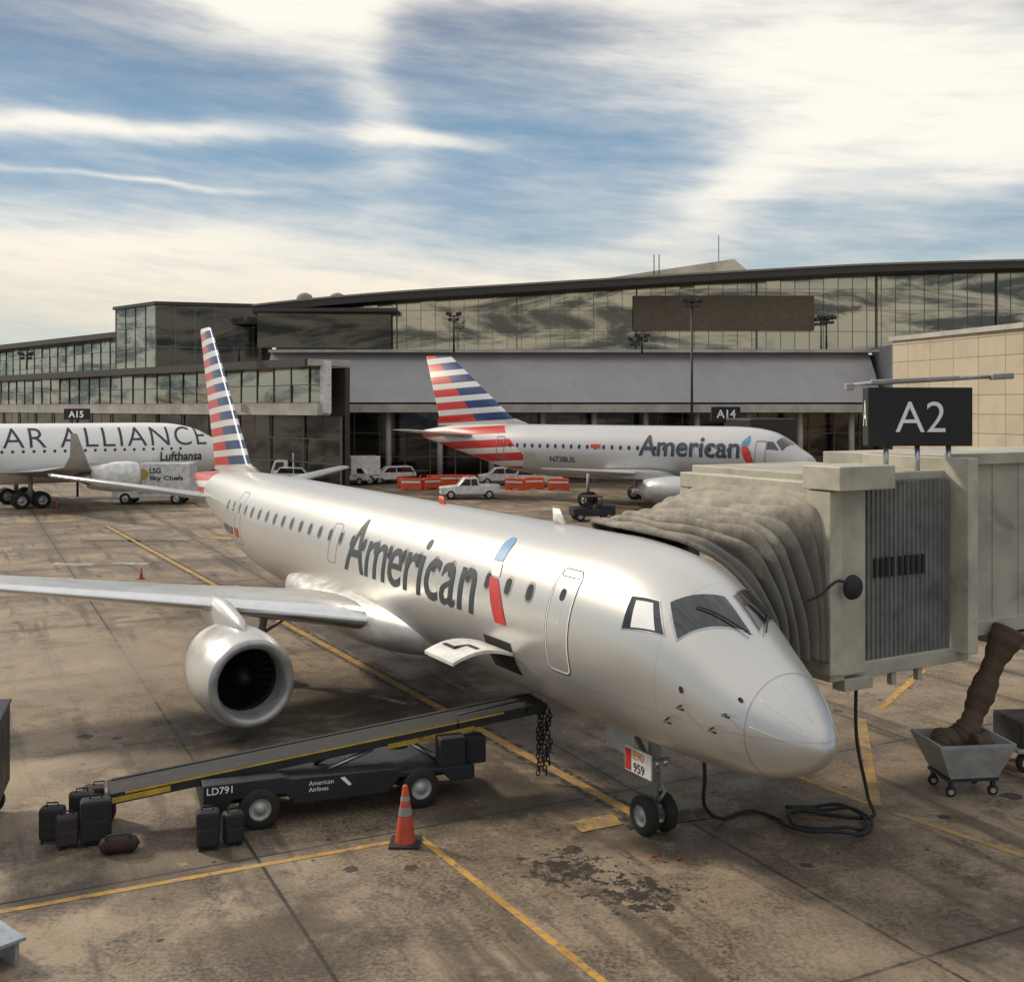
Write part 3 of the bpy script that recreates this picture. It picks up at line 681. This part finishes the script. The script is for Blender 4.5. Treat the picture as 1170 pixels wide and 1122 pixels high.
B().slab([(-46,127),(-38.9,120.0),(-26.2,123.8),(-30,136)],18.5,18.85).obj('flat_roof',m_fascia,blk)
B().slab([(-45.3,127.3),(-38.9,120.9),(-27.1,124.4),(-30,135)],11.0,18.45).obj('core',m_fascia,blk)
panes((-26,112.6),(-12.5,114.0),13.4,lambda x:17.0,2.3,1.8).obj('recessed_glazing',m_gld,blk,fix=False)
B().box((-19,112.9,17.2),(14.5,2.4,.35)).obj('recess_roof',m_fascia,blk)
con=thing('concourse_building','low glazed concourse with flat roof slab running away','building')
q0,q1=Vector((-112,197.5)),Vector((-16.3,98))
dd=(q1-q0).normalized(); nn2=Vector((dd.y,-dd.x))
if nn2.y>0: nn2=-nn2
def off(p,d): return (p.x+nn2.x*d,p.y+nn2.y*d)
panes(off(q0,0),off(q1,0),7.7,lambda x:11,3,1.65).obj('upper_glazing',m_gl,con,fix=False)
mullions(off(q0,0),off(q1,0),7.7,lambda x:11,3,1.65,.07,.1).obj('mullions',m_mull,con)
def strip(d0,d1,z0,z1): return [off(q0,d0),off(q1,d0),off(q1,d1),off(q0,d1)],z0,z1
B().slab(*strip(2.2,-2.4,11,11.55)).obj('roof_slab',m_conc,con)
B().slab(*strip(2.5,2.21,10.9,11.6)).obj('roof_edge',m_fascia,con)
B().slab(*strip(1.2,-.2,6.6,7.68)).obj('sill_band',m_conc,con)
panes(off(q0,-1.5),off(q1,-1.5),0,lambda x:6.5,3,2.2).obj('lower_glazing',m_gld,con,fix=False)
mullions(off(q0,-1.4),off(q1,-1.4),0,lambda x:6.5,6,2.2,.12,.12).obj('lower_mullions',m_mull,con)
B().slab(*strip(-1.8,-2.3,0,10.9)).obj('core',m_fascia,con)
q=Vector(off(q1,.3)); B().box((q.x,q.y,9.1),(.7,.7,4.6),.8).obj('end_pillar',m_white,con)
panes(off(q0,-9),off(q0+dd*112,-9),11.6,lambda x:16.5,3,1.65).obj('clerestory_glazing',m_gl,con,fix=False)
mullions(off(q0,-9),off(q0+dd*112,-9),11.6,lambda x:16.5,3,1.65,.07,.1).obj('clerestory_mullions',m_mull,con)
B().slab([off(q0,-6.5),off(q0+dd*113,-6.5),off(q0+dd*113,-30),off(q0,-30)],16.5,17.2).obj('clerestory_roof',m_fascia,con)
B().slab([off(q0,-2.5),off(q0+dd*128,-2.5),off(q0+dd*122,-14),off(q0,-14)],11,11.5).obj('rear_roof',m_roof,con)
bb=B().slab([(25.9,75),(29.0,62.5),(62,68),(62,92)],0,11.8).obj('beige_building',m_beige); bb['label']='tan panelled flat-roofed building wing by the terminal'; bb['category']='building'
B().slab([(25.7,75.2),(28.85,62.2),(62.2,67.8),(62.2,92.2)],11.8,12.1).obj('coping',m_conc,bb)
# ------------------------------------------------------------------ light poles
def pole(loc,h,arm,label,heads=2,r=.11):
    t=thing('light_pole',label,'light pole',loc,group='apron floodlight poles')
    B().cyl((0,0,0),(0,0,h),r,r*.6,10).obj('post',m_dark,t)
    B().box((0,0,h),(arm*2,.12,.12)).obj('crossarm',m_dark,t)
    for i in range(heads):
        x=-arm+2*arm*i/(heads-1); B().box((x,-.2,h+.2),(.55,.5,.34),tilt=.25*(1 if i%2 else -1)).obj('floodlight',m_dark,t,bevel=.03)
        B().box((x*.7,-.2,h-.35),(.42,.4,.28),tilt=.2).obj('floodlight',m_dark,t,bevel=.03)
    return t
pole((16.8,103,0),17.1,.75,'tall slim floodlight pole in front of the terminal',3,.16)
pole((-5.8,110,12.8),3.6,.5,'short floodlight post on the terminal ledge')
pole((32.5,114,13.2),3.2,.7,'short floodlight post on the terminal ledge',3)
pole((13.2,112,12.8),1.6,.5,'short floodlight post on the terminal ledge')
pole((-25.5,103,11.6),1.8,.6,'short floodlight post on the concourse roof')
pole((-55,125,11.6),1.6,.6,'short floodlight post on the concourse roof')
def gsign(loc,txt,w,h,label):
    t=thing('gate_sign',label,'gate sign',loc,group='gate number signs')
    B().box((0,0,0),(w,.4,h)).obj('panel',m_black,t); B().cyl((0,.1,-h/2),(0,.1,-loc[2]),.1,n=8).obj('post',m_dark,t)
    flat_text(txt,'lettering',m_whitet,t,(0,-.22,-h*.3),(1,0,0),(0,0,1),h=h*.6,bold=.02,centre=True)
gsign((18.6,96,6.75),'A14',2.5,1.2,'small black gate sign reading A14')
gsign((-35.5,90,6.75),'A15',2.0,.9,'small black gate sign reading A15')
fb=thing('boarding_bridge','dark boxy boarding bridge docked at the distant airliner','boarding bridge',(0,0,0))
B().box((22,100,4.4),(3.2,18,2.8),-.1).obj('tunnel',m_grey,fb,bevel=.1)
B().box((20.5,91,4.7),(4.2,4.2,3.4),.3).obj('cab',m_dark,fb,bevel=.1)
B().box((22,103,1.5),(1,1,3)).obj('support_column',m_grey,fb)
# ------------------------------------------------------------------ vehicles
def vehicle(name,label,cat,loc,rot,prof,w,mat,wins,wheels,wr=.36,extra=None,group=None):
    t=thing(name,label,cat,loc,rot,group)
    B().prism(prof,-w/2,w/2).obj('body',mat,t,bevel=.07)
    for poly in wins:
        for y in (-w/2-.006,w/2+.006): B().add([(x,y,z) for x,z in poly],[tuple(range(len(poly)))]).obj('side_window',m_glassd,t,fix=False)
    for x in wheels:
        for y in (-w/2+.1,w/2-.1): wheel(t,(x,y,wr),wr,.24)
    if extra: extra(t)
    return t
def pick_extra(t):
    B().add([(-.93,-.75,1.05),(-.93,.75,1.05),(-.42,.65,1.62),(-.42,-.65,1.62)],[(0,1,2,3)]).obj('windscreen',m_glassd,t,(-.03,0,.03),fix=False)
    B().box((-.05,0,1.82),(.2,1.0,.12)).obj('beacon_bar',m_orange,t,bevel=.02)
    for y in (-.6,.6): B().box((-2.42,y,.78),(.05,.35,.18)).obj('headlight',m_lip,t)
pick=[(-2.4,.4),(-2.4,.95),(-1.0,1.08),(-.45,1.7),(.55,1.72),(.75,1.15),(2.4,1.12),(2.4,.45),(1.9,.4)]
vehicle('pickup_truck','white utility pickup truck parked beneath striped tail','truck',(-3.4,88.5,0),.12,pick,1.85,m_white,[[(-.85,1.1),(-.42,1.6),(0,1.62),(0,1.1)],[(.06,1.1),(.06,1.62),(.48,1.62),(.62,1.1)]],(-1.55,1.5),extra=pick_extra)
suv=[(-2.2,.4),(-2.2,.95),(-1.2,1.1),(-.6,1.65),(1.7,1.68),(2.15,1.1),(2.2,.45)]
swin=[[(-1.0,1.12),(-.55,1.58),(.2,1.6),(.2,1.12)],[(.28,1.12),(.28,1.6),(1.6,1.6),(1.9,1.12)]]
v1=vehicle('service_car','white service car parked near the terminal','car',(-11.5,106,0),.3,suv,1.8,m_white,swin,(-1.4,1.4),group='white service vehicles')
for l,r in (((-15.5,104.5,0),-.2),((-20,104,0),2.9),((-1,104,0),.1),((2.5,102,0),3.0),((-26,104,0),.4)): dup(v1,l,r)
def truck(loc,rot,label,txt=None,mat=None,L=6.5,H=3.4):
    def ex(t):
        cb=B().box((.9,0,.95+(H-.95)/2),(L-2.2,2.4,H-.95)).obj('cargo_box',m_white,t,bevel=.04)
        if txt:
            B().rev([(0,.001),(0,.42)],(-.65,-1.215,2.3),1,20).obj('logo_disc',m_yel,cb,fix=False)
            flat_text(txt[0],'lettering',m_textd,cb,(-.15,-1.22,2.35),(1,0,0),(0,0,1),h=.4,bold=.03)
            flat_text(txt[1],'lettering',m_textd,cb,(-.15,-1.22,1.75),(1,0,0),(0,0,1),h=.42,w=2.5,bold=.03)
    c=[(-L/2,.45),(-L/2,1.3),(-L/2+.3,2.1),(-L/2+.45,2.3),(-L/2+1.6,2.3),(-L/2+1.6,1.0),(L/2,.92),(L/2,.6)]
    return vehicle('catering_truck',label,'truck',loc,rot,c,2.2,mat or m_white,[[(-L/2+.25,1.35),(-L/2+.5,2.1),(-L/2+1.2,2.1),(-L/2+1.2,1.35)]],(-L/2+1,L/2-1.2),.45,ex)
truck((-27.1,84.0,0),0.03,'white catering truck with dark lettering beside widebody',('LSG','Sky Chefs'),L=6.0,H=3.1)
truck((-15.0,104.5,0),.35,'white box truck parked on the apron',L=5,H=2.7)
truck((-20,106,0),.1,'white high-sided truck near the concourse',L=6,H=3.0)
def tug(loc,rot,label):
    pr=[(-1.4,.3),(-1.4,.85),(-.5,.9),(-.45,.75),(.3,.75),(.35,1.05),(1.4,1.0),(1.4,.3)]
    t=vehicle('baggage_tug',label,'tug',loc,rot,pr,1.3,m_navy,[],(-.95,.95),.32)
    B().box((-.1,0,1.55),(1.3,1.3,.07)).obj('canopy',m_dark,t)
    for x in (-.65,.5):
        for y in (-.55,.55): B().cyl((x,y,.9),(x,y,1.55),.035,n=6).obj('canopy_post',m_dark,t)
    B().tube([(.0,-.2,1.0),(.15,-.2,1.2)],.02).obj('steering_column',m_black,t); B().box((-.25,-.2,.95),(.35,.5,.4)).obj('seat',m_black,t,bevel=.04)
    return t
tug((5.2,71.5,0),.2,'dark baggage tug waiting beside the silver airliner')
tug((-8.3,100,0),2.8,'dark baggage tug parked by orange barriers')
def barrier(loc,rot):
    t=thing('safety_barrier','orange plastic water-filled barrier on the apron','barrier',loc,rot,'orange barriers on the apron')
    B().prism([(-.95,0),(-.95,.95),(-.8,1.05),(.8,1.05),(.95,.95),(.95,0),(.4,0),(.35,.12),(-.35,.12),(-.4,0)],-.22,.22).obj('shell',m_orange,t,bevel=.05)
    B().box((0,0,.72),(1.7,.46,.16)).obj('reflective_band',m_whitet,t)
    return t
b0=barrier((-9.6,101,0),.5)
for x,y,r in ((-7.7,102,.4),(-5.9,102.6,.25),(-4.2,102.2,-.5),(-8.9,97.5,-.1),(-7.2,98.4,.7),(.3,97.5,-.5),(1.9,98.6,.3),(4.1,97.2,-.1)): dup(b0,(x,y,0),r)
def cone(loc,h,label):
    t=thing('traffic_cone',label,'traffic cone',loc,group='orange traffic cones'); k=h/.95
    B().box((0,0,.02*k),(.5*k,.5*k,.04*k)).obj('base',m_black,t,bevel=.01)
    B().rev([(.04*k,.17*k),(h*.97,.045*k),(h,.03*k),(h,.001)],axis=2,n=28).obj('body',m_orange2,t)
    for a_,b_ in ((.5,.64),(.74,.82)):
        f=lambda q:(.17-(.125)*(q*h-.04*k)/(h*.97-.04*k))*k+.004
        B().rev([(a_*h,f(a_)),(b_*h,f(b_))],axis=2,n=28).obj('reflective_collar',m_grey,t)
cone((-1.79,18.5,0),.98,'tall orange traffic cone standing at the painted line corner')
cone((-15.8,47,0),.5,'small orange traffic cone near far wing tip'); cone((-33,80,0),.8,'small orange traffic cone near widebody')
# ------------------------------------------------------------------ belt loader
bl=thing('belt_loader','dark belt loader with inclined conveyor reaching under the fuselage','belt loader',(-6.97,19.05,0),math.atan2(.36,.933))
x0,z0_,x1,z1_=0,.68,8.0,1.46; ang=math.atan2(z1_-z0_,x1-x0); Lb=math.hypot(x1-x0,z1_-z0_)
cx,cz=(x0+x1)/2,(z0_+z1_)/2
B().box((cx,0,cz+.03),(Lb,.66,.08),tilt=ang).obj('conveyor_belt',M('scuffed_belt',(.014,.014,.015),.7,var=.5,scale=6,dirt=.5),bl,bevel=.03)
cf=B().box((cx,-.38,cz-.01),(Lb-.1,.08,.19),tilt=ang).obj('conveyor_rail',m_dark,bl,bevel=.01)
B().box((cx,.38,cz-.01),(Lb-.1,.08,.19),tilt=ang).obj('conveyor_rail',m_dark,bl,bevel=.01)
B().box((cx-.3,-.425,cz+.03),(Lb*.86,.012,.03),tilt=ang).obj('yellow_stripe',m_yel,cf)
B().box((cx+1.7,-.428,cz+.05),(1.7,.012,.09),tilt=ang).obj('yellow_panel',m_yel,cf)
B().box((.5,-.425,.70),(1.0,.012,.09),tilt=.1).obj('yellow_panel',m_yel,cf)
for x in (0,8.0): B().cyl((x,-.4,z0_+(z1_-z0_)*x/8),(x,.4,z0_+(z1_-z0_)*x/8),.075).obj('end_roller',m_dark,cf)
ch=B().prism([(1.5,.34),(1.5,.85),(2.85,.85),(3.0,.8),(4.9,.76),(5.0,.68),(6.4,.66),(6.4,.40),(5.95,.40),(5.75,.58),(4.95,.58),(4.75,.34),(3.05,.34),(2.9,.55),(2.0,.55),(1.85,.34)],-.85,-.45).obj('chassis',m_navy,bl,bevel=.02)
B().prism([(1.5,.34),(1.5,.66),(6.4,.62),(6.4,.40)],-.45,.85).obj('chassis_deck',m_navy,bl,bevel=.02)
flat_text('LD791','unit_number',m_whitet,ch,(1.56,-.857,.685),(1,0,0),(0,0,1),h=.125,bold=.01)
flat_text('American','lettering',m_whitet,ch,(3.3,-.857,.64),(1,0,0),(0,0,1),h=.08)
flat_text('Airlines','lettering',m_whitet,ch,(3.3,-.857,.53),(1,0,0),(0,0,1),h=.08)
B().add([(3.86,-.857,.72),(4.02,-.857,.56),(4.07,-.857,.58),(3.94,-.857,.73)],[(0,1,2,3)]).obj('lettering_mark',m_whitet,ch,fix=False)
for x in (2.45,5.35):
    for y in (-.80,.80): wheel(bl,(x,y,.35),.35,.24)
B().box((6.0,-.62,.9),(.5,.35,.55)).obj('battery_box',m_black,bl,bevel=.03); B().box((6.5,-.5,.85),(.4,.3,.5)).obj('control_box',m_black,bl,bevel=.03)
for y in (-.3,.3):
    B().tube([(3.6,y,.66),(4.6,y,1.0)],.045).obj('lift_arm',m_steel,bl); B().tube([(5.9,y,.6),(5.2,y,1.1)],.045).obj('lift_arm',m_steel,bl)
B().tube([(6.2,-.45,1.25),(6.2,-.45,1.5),(7.6,-.45,1.66),(7.6,-.45,1.4)],.018).obj('hand_rail',m_dark,bl)
# hanging chain: bunched links
for i in range(4):
    b=B()
    for k in range(15-(i%2)*2):
        cz_=1.38-k*.085; cx_=7.86+.075*i+.02*math.sin(k*1.1+i*2); cy_=-.42+.03*math.cos(k*.9+i)
        ang_=(k%2)*1.57+i*.5; pts=[(cx_+.04*math.cos(q)*math.cos(ang_),cy_+.04*math.cos(q)*math.sin(ang_),cz_+.06*math.sin(q)) for q in [2*math.pi*j/8 for j in range(9)]]
        b.tube(pts,.014,5)
    b.obj('hanging_chain',m_black,bl)
# ------------------------------------------------------------------ luggage
def bag(loc,rot,w,d,h,mat,label,duffel=False):
    t=thing('suitcase' if not duffel else 'duffel_bag',label,'luggage',loc,rot,'luggage waiting to be loaded')
    if duffel:
        rings=[]
        for k in range(11):
            u=-1+2*k/10; g=(1-abs(u)**5)**.5*.9+.02
            rings.append([(u*w/2,d/2*g*math.cos(q),h/2+h/2*g*math.sin(q)*(1 if math.sin(q)>0 else .98)) for q in [2*math.pi*j/18 for j in range(18)]])
        B().loft(rings).obj('body',mat,t)
        B().tube([(-.2,-.1,h*.9),(-.15,-.12,h*1.15),(.15,-.12,h*1.15),(.2,-.1,h*.9)],.015).obj('handle',m_black,t)
        for u in (-.18,.18): B().rev([(u-.02,h*.49),(u+.02,h*.49)],(0,0,h/2),0,20).obj('strap',m_black,t)
    else:
        B().box((0,0,h/2+.04),(w,d,h)).obj('body',mat,t,bevel=.06)
        B().box((0,-d/2-.012,h*.38),(w*.8,.04,h*.45)).obj('pocket',mat,t,bevel=.015)
        B().tube([(-.09,0,h+.04),(-.09,0,h+.1),(.09,0,h+.1),(.09,0,h+.04)],.014).obj('handle',m_black,t)
        for x in (-w/2+.06,w/2-.06): B().cyl((x-.02,-d/2+.04,.03),(x+.02,-d/2+.04,.03),.03,n=10).obj('caster',m_black,t)
m_b1=M('black_nylon',(.015,.015,.017),.8); m_b2=M('plum_nylon',(.03,.02,.028),.75); m_b3=M('maroon_nylon',(.045,.015,.015),.8)
bag((-7.45,19.1,0),.4,.42,.3,.62,m_b1,'black soft suitcase standing with others beside conveyor')
bag((-7.75,18.6,0),.1,.4,.28,.55,m_b1,'black cabin suitcase standing beside conveyor')
bag((-6.98,18.5,0),.35,.5,.32,.72,m_b1,'large black suitcase standing beside conveyor')
bag((-7.4,18.35,0),.5,.36,.26,.5,m_b2,'small plum suitcase standing beside conveyor')
bag((-7.3,19.5,0),.2,.55,.3,.6,m_b3,'dark maroon suitcase standing behind the others')
bag((-6.45,18.1,0),.25,.66,.3,.3,m_b3,'maroon and black duffel bag lying on concrete',True)
bag((-5.05,18.3,0),.3,.38,.3,.6,m_b1,'tall black suitcase leaning near the loader wheel')
bag((-4.68,18.5,0),.5,.34,.28,.5,m_b1,'black suitcase standing near the loader wheel')
ct=thing('baggage_cart','dark framed baggage cart with canvas side','baggage cart',(-9.6,18.9,0),.3)
B().box((0,0,.5),(1.5,2.6,.12)).obj('deck',m_navy,ct,bevel=.02); B().box((.72,0,1.2),(.06,2.6,1.3)).obj('side_panel',m_navy,ct,bevel=.02); B().box((0,1.27,1.2),(1.4,.06,1.3)).obj('end_panel',m_navy,ct,bevel=.02); B().box((0,0,1.9),(1.55,2.7,.06)).obj('roof',m_navy,ct,bevel=.02)
for x in (-.5,.5):
    for y in (-.9,.9): wheel(ct,(x,y,.22),.22,.14)
es=thing('equipment_stand','low pale blue equipment stand on the concrete','stand',(-7.2,14.25,0),-.7)
B().box((0,0,.35),(1.0,1.4,.05)).obj('top_plate',M('pale_blue_panel',(.25,.3,.36),.5,dirt=.4),es,bevel=.01)
for y in (-.6,.6): B().box((0,y,.16),(.9,.06,.33)).obj('leg',m_grey,es,bevel=.01)
def smooth(pts,n=8):
    P=[Vector(p) for p in pts]; out=[]
    for i in range(len(P)-1):
        p0=P[max(i-1,0)];p1=P[i];p2=P[i+1];p3=P[min(i+2,len(P)-1)]
        for k in range(n):
            t=k/n; out.append(.5*((2*p1)+(-p0+p2)*t+(2*p0-5*p1+4*p2-p3)*t*t+(-p0+3*p1-3*p2+p3)*t**3))
    out.append(P[-1]); return out
pts=[(3.15,18.2,1.75),(3.2,18.3,1.2),(3.3,18.9,.5),(3.7,19.5,.05),(4.3,19.9,.04),(4.7,19.5,.04)]
for i in range(22):
    t=i*.55; rr=.62+.12*math.sin(t*.7); pts.append((5.45+rr*1.15*math.cos(math.pi+t),19.35+rr*.95*math.sin(math.pi+t),.05+.03*(i%4)))
pts+=[(6.3,19.5,.06),(6.35,19.7,.4),(6.2,19.85,1.4),(6.22,19.9,2.7)]
o=B().tube(smooth(pts),.032,8).obj('power_cable',m_black); o['label']='black ground power cable coiled on concrete beneath the nose'; o['category']='cable'
m_mk=M('dull_red_marker',(.4,.05,.03),.6,dirt=.4)
for x,y,r in ((2.35,17.95,.3),(2.7,17.85,1.1)):
    c_=B().cyl((-.08,0,.02),(.08,0,.02),.018,.01,10).obj('marker_wand',m_mk,loc=(x,y,0),rot=r); c_['label']='small dull red marker lying near the nose wheel'; c_['category']='marker'; c_['group']='red markers'
# ------------------------------------------------------------------ jet bridge
JR=math.atan2(.4917,.8708)
jb=thing('boarding_bridge','beige boarding bridge with pleated canopy pressed against the fuselage','boarding bridge',(5.59,19.5,0),JR)
for c_,d_ in (((.35,.0,4.3),(.62,.5,3.4)),((.02,3.9,4.25),(.3,.3,3.3)),((.02,1.9,5.82),(.36,4.2,.3)),((.02,1.9,2.65),(.36,4.2,.3)),((-.14,-.06,4.25),(.3,.56,3.2))): B().box(c_,d_).obj('frame_member',m_cream,jb,bevel=.02)
B().box((.35,-.15,6.08),(1.35,.9,.42)).obj('header_box',m_cream,jb,bevel=.02)
B().box((1.8,2.1,6.02),(3.2,3.9,.16)).obj('cab_roof',m_cream2,jb,bevel=.02); B().box((1.8,2.0,2.6),(3.6,4.2,.28)).obj('cab_floor',m_cream2,jb,bevel=.02)
m_lou=M('louvre_grey',(.19,.19,.185),.55,.2,dirt=.4)
b=B(); n=40
for i in range(n):
    x=.8+2.35*(i+.5)/n; b.box((x,-.02+.02*(i%2),4.3),(2.35/n*.8,.05,3.3),rot=.25)
b.box((1.97,.06,4.3),(2.35,.04,3.32)); b.obj('slatted_curtain',m_lou,jb)
for x in (1.1,1.25,1.4,1.55,1.75,1.9,2.05,2.2,2.35): B().box((x,-.075,4.4),(.06,.03,.36)).obj('curtain_vent',m_black,jb)
b=B()
b.box((9,1.8,4.65),(11.4,3.2,3.4))
for i in range(14): b.box((3.9+i*.8,.195,4.65),(.05,.025,3.1))
b.obj('tunnel',m_cream2,jb,bevel=.01)
for z,h in ((6.3,.22),(2.98,.28)): B().box((9,.15,z),(11.4,.18,h)).obj('tunnel_rail',m_cream2,jb,bevel=.01)
B().box((3.35,.9,4.5),(.28,2.6,3.7)).obj('tunnel_ring',m_cream,jb,bevel=.02)
B().box((6.2,.9,2.6),(1.6,2.4,.35)).box((4.5,1.2,2.72),(2.6,1.4,.22)).obj('undercarriage',m_grey,jb,bevel=.02)
B().cyl((9.5,1.6,0),(9.5,1.6,2.9),.25).obj('support_column',m_grey,jb)
B().box((.5,-.1,2.42),(.7,.3,.22)).obj('bumper',m_cream2,jb,bevel=.01)
for x in (1.6,2.3): B().box((x,0,2.4),(.12,.12,.35)).obj('bumper_bracket',m_cream2,jb,bevel=.01)
B().rev([(-.52,.001),(-.52,.2),(-.46,.22),(-.43,.1),(-.3,.03)],(.05,-.05,4.2),1,24).obj('spot_lamp',m_black,jb)
B().tube(smooth([(-.0,-.5,4.25),(-.4,-.6,4.35),(-.8,-.6,4.15),(-1.0,-.5,4.05)]),.025).obj('lamp_cord',m_black,jb)
def WP(s,r,z): q=W(s,r); return Vector((q[0],q[1],z))
def toJ(v):
    d=v-Vector((5.59,19.5,0)); return Vector((d.x*math.cos(JR)+d.y*math.sin(JR),-d.x*math.sin(JR)+d.y*math.cos(JR),d.z))
Cc=smooth([WP(7.1,-1.45,2.9),WP(7.1,-1.3,4.4),WP(6.9,-.6,5.04),WP(5.8,-.3,5.12),WP(4.8,-.3,5.1),WP(3.9,-.55,4.98),WP(3.3,-.9,4.66),WP(2.9,-1.15,4.2),WP(2.65,-1.3,3.7),WP(2.6,-1.34,3.2)],8)
Fc=smooth([WP(6.9,-3,2.7),WP(6.9,-3,4.2),WP(6.9,-3,5.5),WP(5.8,-3,5.82),WP(4.6,-3,5.85),WP(3.5,-3,5.85),WP(3.0,-3,5.6),WP(2.92,-3,4.7),WP(2.9,-3,3.7),WP(2.9,-3,2.85)],8)
NP=8; SUB=10; rings=[]
cen=WP(4.9,-2,3.4)
J=len(Cc)
rnd=[random.uniform(.65,1.35) for _ in range(NP+1)]
for i in range(NP*SUB+1):
    t=i/(NP*SUB); row=[]
    fr=(t*NP)%1; pi_=min(NP,int(t*NP))
    pl_=math.sin(math.pi*fr)**.55 if fr>0 else 0      # rounded lobe, sharp valley
    for j in range(J):
        tt=max(0,min(1,t+.03*math.sin(j*.13+pi_*1.3)*math.sin(math.pi*t)))
        p_=Cc[j].lerp(Fc[j],tt); o_=(p_-cen); o_.normalize()
        near=max(0,min(1,(j-38)/14))
        amp=(pl_-.75)*(.22+.2*near)*rnd[pi_]*(1+.15*math.sin(j*.22+pi_*1.9))*min(1,3*math.sin(math.pi*max(.02,min(.98,t))))
        bulge=near*.12*math.sin(math.pi*t)-(1-near)*.12*math.sin(math.pi*t)
        p_=p_+o_*(amp+bulge)+Vector((0,0,.02*math.sin(j*.5+pi_*2.3))); row.append(tuple(toJ(p_)))
    rings.append(row)
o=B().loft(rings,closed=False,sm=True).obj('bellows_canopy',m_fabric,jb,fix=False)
so_=o.modifiers.new('solid','SOLIDIFY'); so_.thickness=.015
B().tube([tuple(toJ(q)) for q in Cc],.05,8).obj('contact_cushion',m_fabric,jb)
# sign
sg_=thing('gate_sign','black illuminated-style gate sign box reading A2 on bridge roof','gate sign',(5.59,19.5,0),JR,'gate number signs')
sr=-JR
ax=Vector((math.cos(sr),math.sin(sr),0)); ay=Vector((-math.sin(sr),math.cos(sr),0))
cc=Vector((2.15,.75,0))+ax*.70
B().box((cc.x,cc.y,7.13),(2.0,.34,1.12),rot=sr).obj('panel',m_black,sg_,bevel=.02)
fo=cc-ay*.176
flat_text('A2','lettering',m_whitet,sg_,(fo.x,fo.y,6.84),tuple(ax),(0,0,1),h=.58,bold=-.004,centre=True)
lo=cc-ax*1.006
flat_text('A','lettering',m_whitet,sg_,(lo.x,lo.y,6.95),tuple(-ay),(0,0,1),w=.2,h=.5,bold=.0,centre=True)
for e in (-.6,.0,.6):
    q=cc+ax*e; B().cyl((q.x,q.y,6.0),(q.x,q.y,6.6),.05,n=8).obj('bracket',m_steel,sg_)
q0_=cc-ax*1.35-ay*.15;q1_=cc+ax*1.45-ay*.15
B().tube([(q0_.x,q0_.y,7.72),(q0_.x+ax.x*.3,q0_.y+ax.y*.3,7.76),(q1_.x,q1_.y,7.9)],.04,8).obj('lamp_arm',m_steel,sg_)
for e,z,d_ in ((1.55,7.9,(.42,.22,.12)),(-1.35,7.7,(.16,.16,.14)),(-.1,7.83,(1.7,.14,.09))):
    q=cc+ax*e-ay*.15; B().box((q.x,q.y,z),d_,rot=sr,tilt=.05).obj('lamp_head',m_grey,sg_,bevel=.03)
# ------------------------------------------------------------------ hopper cart + air hose
hc=thing('hopper_cart','small grey wheeled hopper cart holding a limp brown hose','cart',(8.62,21.1,0),.12)
ring=lambda w,d,z:[(-w,-d,z),(w,-d,z),(w,d,z),(-w,d,z)]
b=B(); b.loft([ring(.05,.05,.4),ring(.42,.38,.4),ring(.7,.54,1.02),ring(.75,.58,1.02),ring(.75,.58,.97),ring(.47,.42,.36),ring(.05,.05,.36)],sm=False,caps=(False,False)); b.obj('bin',m_grey,hc)
B().box((0,0,.32),(1.0,.8,.06)).obj('base_frame',m_dark,hc)
for x in (-.42,.42):
    for y in (-.33,.33):
        B().box((x,y,.22),(.06,.1,.16)).obj('caster_fork',m_dark,hc); wheel(hc,(x,y,.1),.1,.06,name='caster')
pp=smooth([(9.75,21.6,2.95),(9.4,21.5,2.35),(9.05,21.4,1.6),(8.75,21.2,1.12),(8.45,21.1,.92),(8.25,21.0,.95),(8.12,20.95,.8)],12)
hs=B().tube(pp,[.22+.09*max(0,1-i/14)+.012*math.sin(i*1.5)+.03*math.sin(i*.37) for i in range(len(pp))],20).obj('air_hose',m_brown); hs['label']='wrinkled brown air hose hanging from bridge into cart'; hs['category']='hose'
pp=smooth([(8.15,20.95,.94),(8.3,21.25,.95),(8.75,21.3,.96),(8.95,21.0,.93),(8.7,20.88,.96)],8); B().tube(pp,[.18+.03*math.sin(i*1.1) for i in range(len(pp))],14).obj('hose_fold',m_brown,hs)
tb=thing('baggage_cart','dark low equipment cart beside the hopper','baggage cart',(10.75,22.6,0),.1)
B().box((0,0,.75),(1.3,1.1,.5)).obj('body',m_dark,tb,bevel=.05); B().box((0,0,.45),(1.5,1.2,.08)).obj('deck',m_grey,tb,bevel=.02)
for x in (-.5,.5):
    for y in (-.45,.45): wheel(tb,(x,y,.2),.2,.12)
# ------------------------------------------------------------------ camera
cam=D.cameras.new('camera'); co_=D.objects.new('camera',cam); scene.collection.objects.link(co_)
co_.location=(0,0,7.31); co_.rotation_euler=(math.pi/2,0,0)
cam.sensor_width=36; cam.lens=1260/1170*36; cam.shift_y=-95.5/1170; cam.clip_end=6000; cam.clip_start=.1
scene.camera=co_
scene.view_settings.view_transform='Standard'; scene.view_settings.look='None'; scene.view_settings.exposure=0
